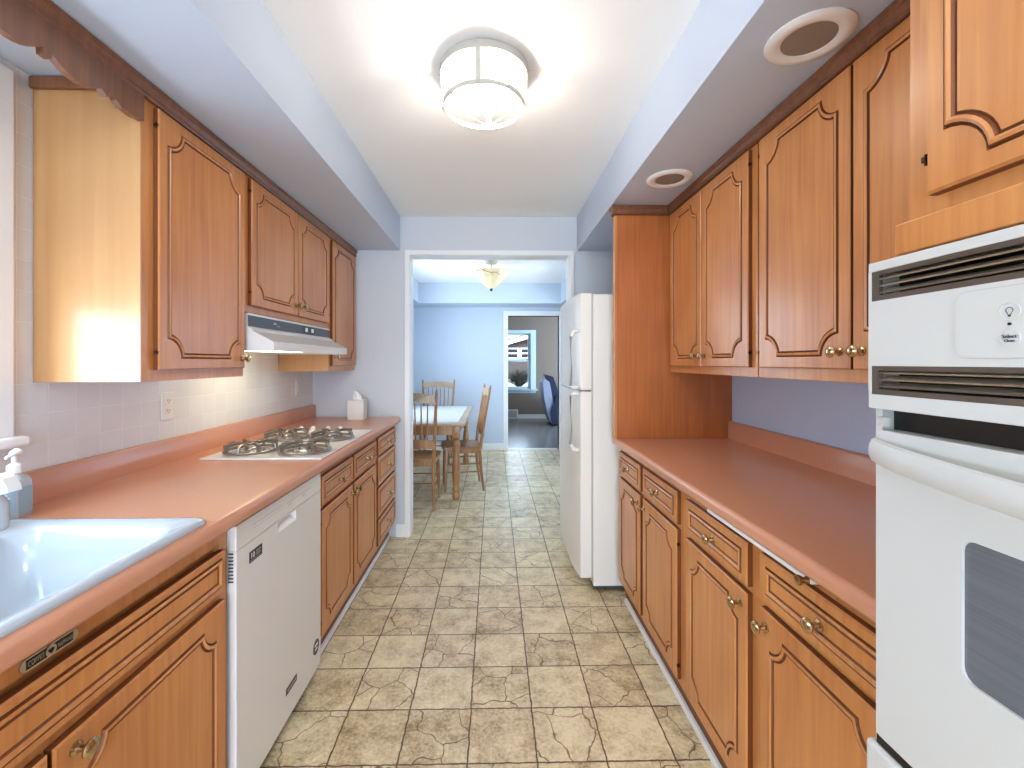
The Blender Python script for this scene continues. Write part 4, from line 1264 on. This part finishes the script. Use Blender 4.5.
# ------------------------------------------------------------------ far room
ac = empty('armchair', 'navy and pale grey armchair half hidden by the fridge in the far room', 'armchair', (1.55, 9.5, 0))
b = MB(); b.prism([(1.20, .06), (1.90, .06), (1.92, .42), (1.18, .42)], 'y', 9.30, 9.95); b.build('seat_base', 'navy', ac)
b = MB()
b.loft([[(x, yy, z) for x, z in ((1.20, .05), (1.27, .05), (1.24, .5), (1.16, .92), (1.06, .98), (1.02, .90), (1.05, .55), (1.13, .2))] for yy in (9.22, 9.98)])
b.build('backrest', 'silver_fabric', ac)
b = MB(); b.loft([[(x, yy, z) for x, z in ((1.28, .42), (1.40, .45), (1.34, .75), (1.24, 1.02), (1.10, 1.06), (1.17, .93), (1.25, .5))] for yy in (9.26, 9.94)]); b.build('back_cushion', 'navy', ac)
for yy in (9.18, 9.94):
    b = MB(); b.prism([(1.20, .04), (1.95, .04), (1.97, .60), (1.60, .66), (1.30, .62), (1.18, .30)], 'y', yy, yy + .10); b.build('arm', 'navy', ac)
bx(1.30, 1.90, 9.29, 9.93, .421, .52, .03).build('seat_cushion', 'navy', ac)
for x in (1.25, 1.85):
    for yy in (9.25, 9.95): bx(x, x + .05, yy, yy + .05, 0, .045).build('leg', 'black', ac)

rg = empty('floor_register', 'white louvred wall register low beside the far window', 'vent', (0.39, 10.385, 0.08))
b = bx(0.225, 0.565, 10.383, 10.399, 0.005, 0.215, .003); b.build('register_frame', 'trim', rg)
b = MB()
for k in range(8): b.box(0.255, 0.535, 10.380, 10.383, 0.03 + k * .021, 0.040 + k * .021)
b.build('louvre', 'darkgrey', rg)

# ------------------------------------------------------------------ outside
struct(bx(-30, 40, 10.7, 60, -1.0, 0.40).build('ground_outside', 'snow'))
hs = empty('house', 'neighbouring brick house with white gable trim seen through the far window', 'house', (3.0, 24, 0.4))
b = MB(); b.prism([(-0.6, .40), (9, .40), (9, 1.9), (4.2, 3.3), (-0.6, 1.92)], 'y', 24, 32); b.build('wall', 'brick', hs)
b = MB(); b.prism([(-1.1, 1.78), (4.2, 3.32), (9.5, 1.75), (9.5, 1.97), (4.2, 3.55), (-1.1, 2.02)], 'y', 23.6, 32.3); b.build('roof', 'roof', hs)
b = MB(); b.prism([(-1.1, 1.72), (4.2, 3.26), (4.2, 3.48), (-1.1, 1.94)], 'y', 23.55, 23.6); b.build('fascia', 'trim', hs)
for x in (0.62, 1.40):
    b = bx(x, x + .74, 23.93, 24, 1.50, 2.10); wf = b.build('window', 'trim', hs)
    bx(x + .10, x + .64, 23.92, 23.93, 1.84, 2.02).build('pane', 'black', wf); bx(x + .10, x + .64, 23.92, 23.93, 1.58, 1.76).build('pane', 'black', wf)
random.seed(11)
b = MB()
for k in range(70):
    a = random.uniform(0, 2 * PI); e = random.uniform(.2, 1.4); L_ = random.uniform(.3, .62)
    c0 = Vector((0.95, 16.5, .40)); dd = Vector((math.cos(a) * math.cos(e), math.sin(a) * math.cos(e), math.sin(e)))
    p1 = c0 + dd * L_ * .5 + Vector((0, 0, .1)); p2 = c0 + dd * L_ + Vector((random.uniform(-.1, .1), 0, .12))
    b.tube([c0, p1, p2], [.03, .02, .008], 4)
    for q in range(3):
        p3 = p1 + Vector((random.uniform(-.35, .35), random.uniform(-.3, .3), random.uniform(.0, .35))); b.tube([p1, p3], [.015, .006], 4)
tag(b.build('bush', 'bush'), 'dark bare bush on the pale ground outside the far window', 'bush')
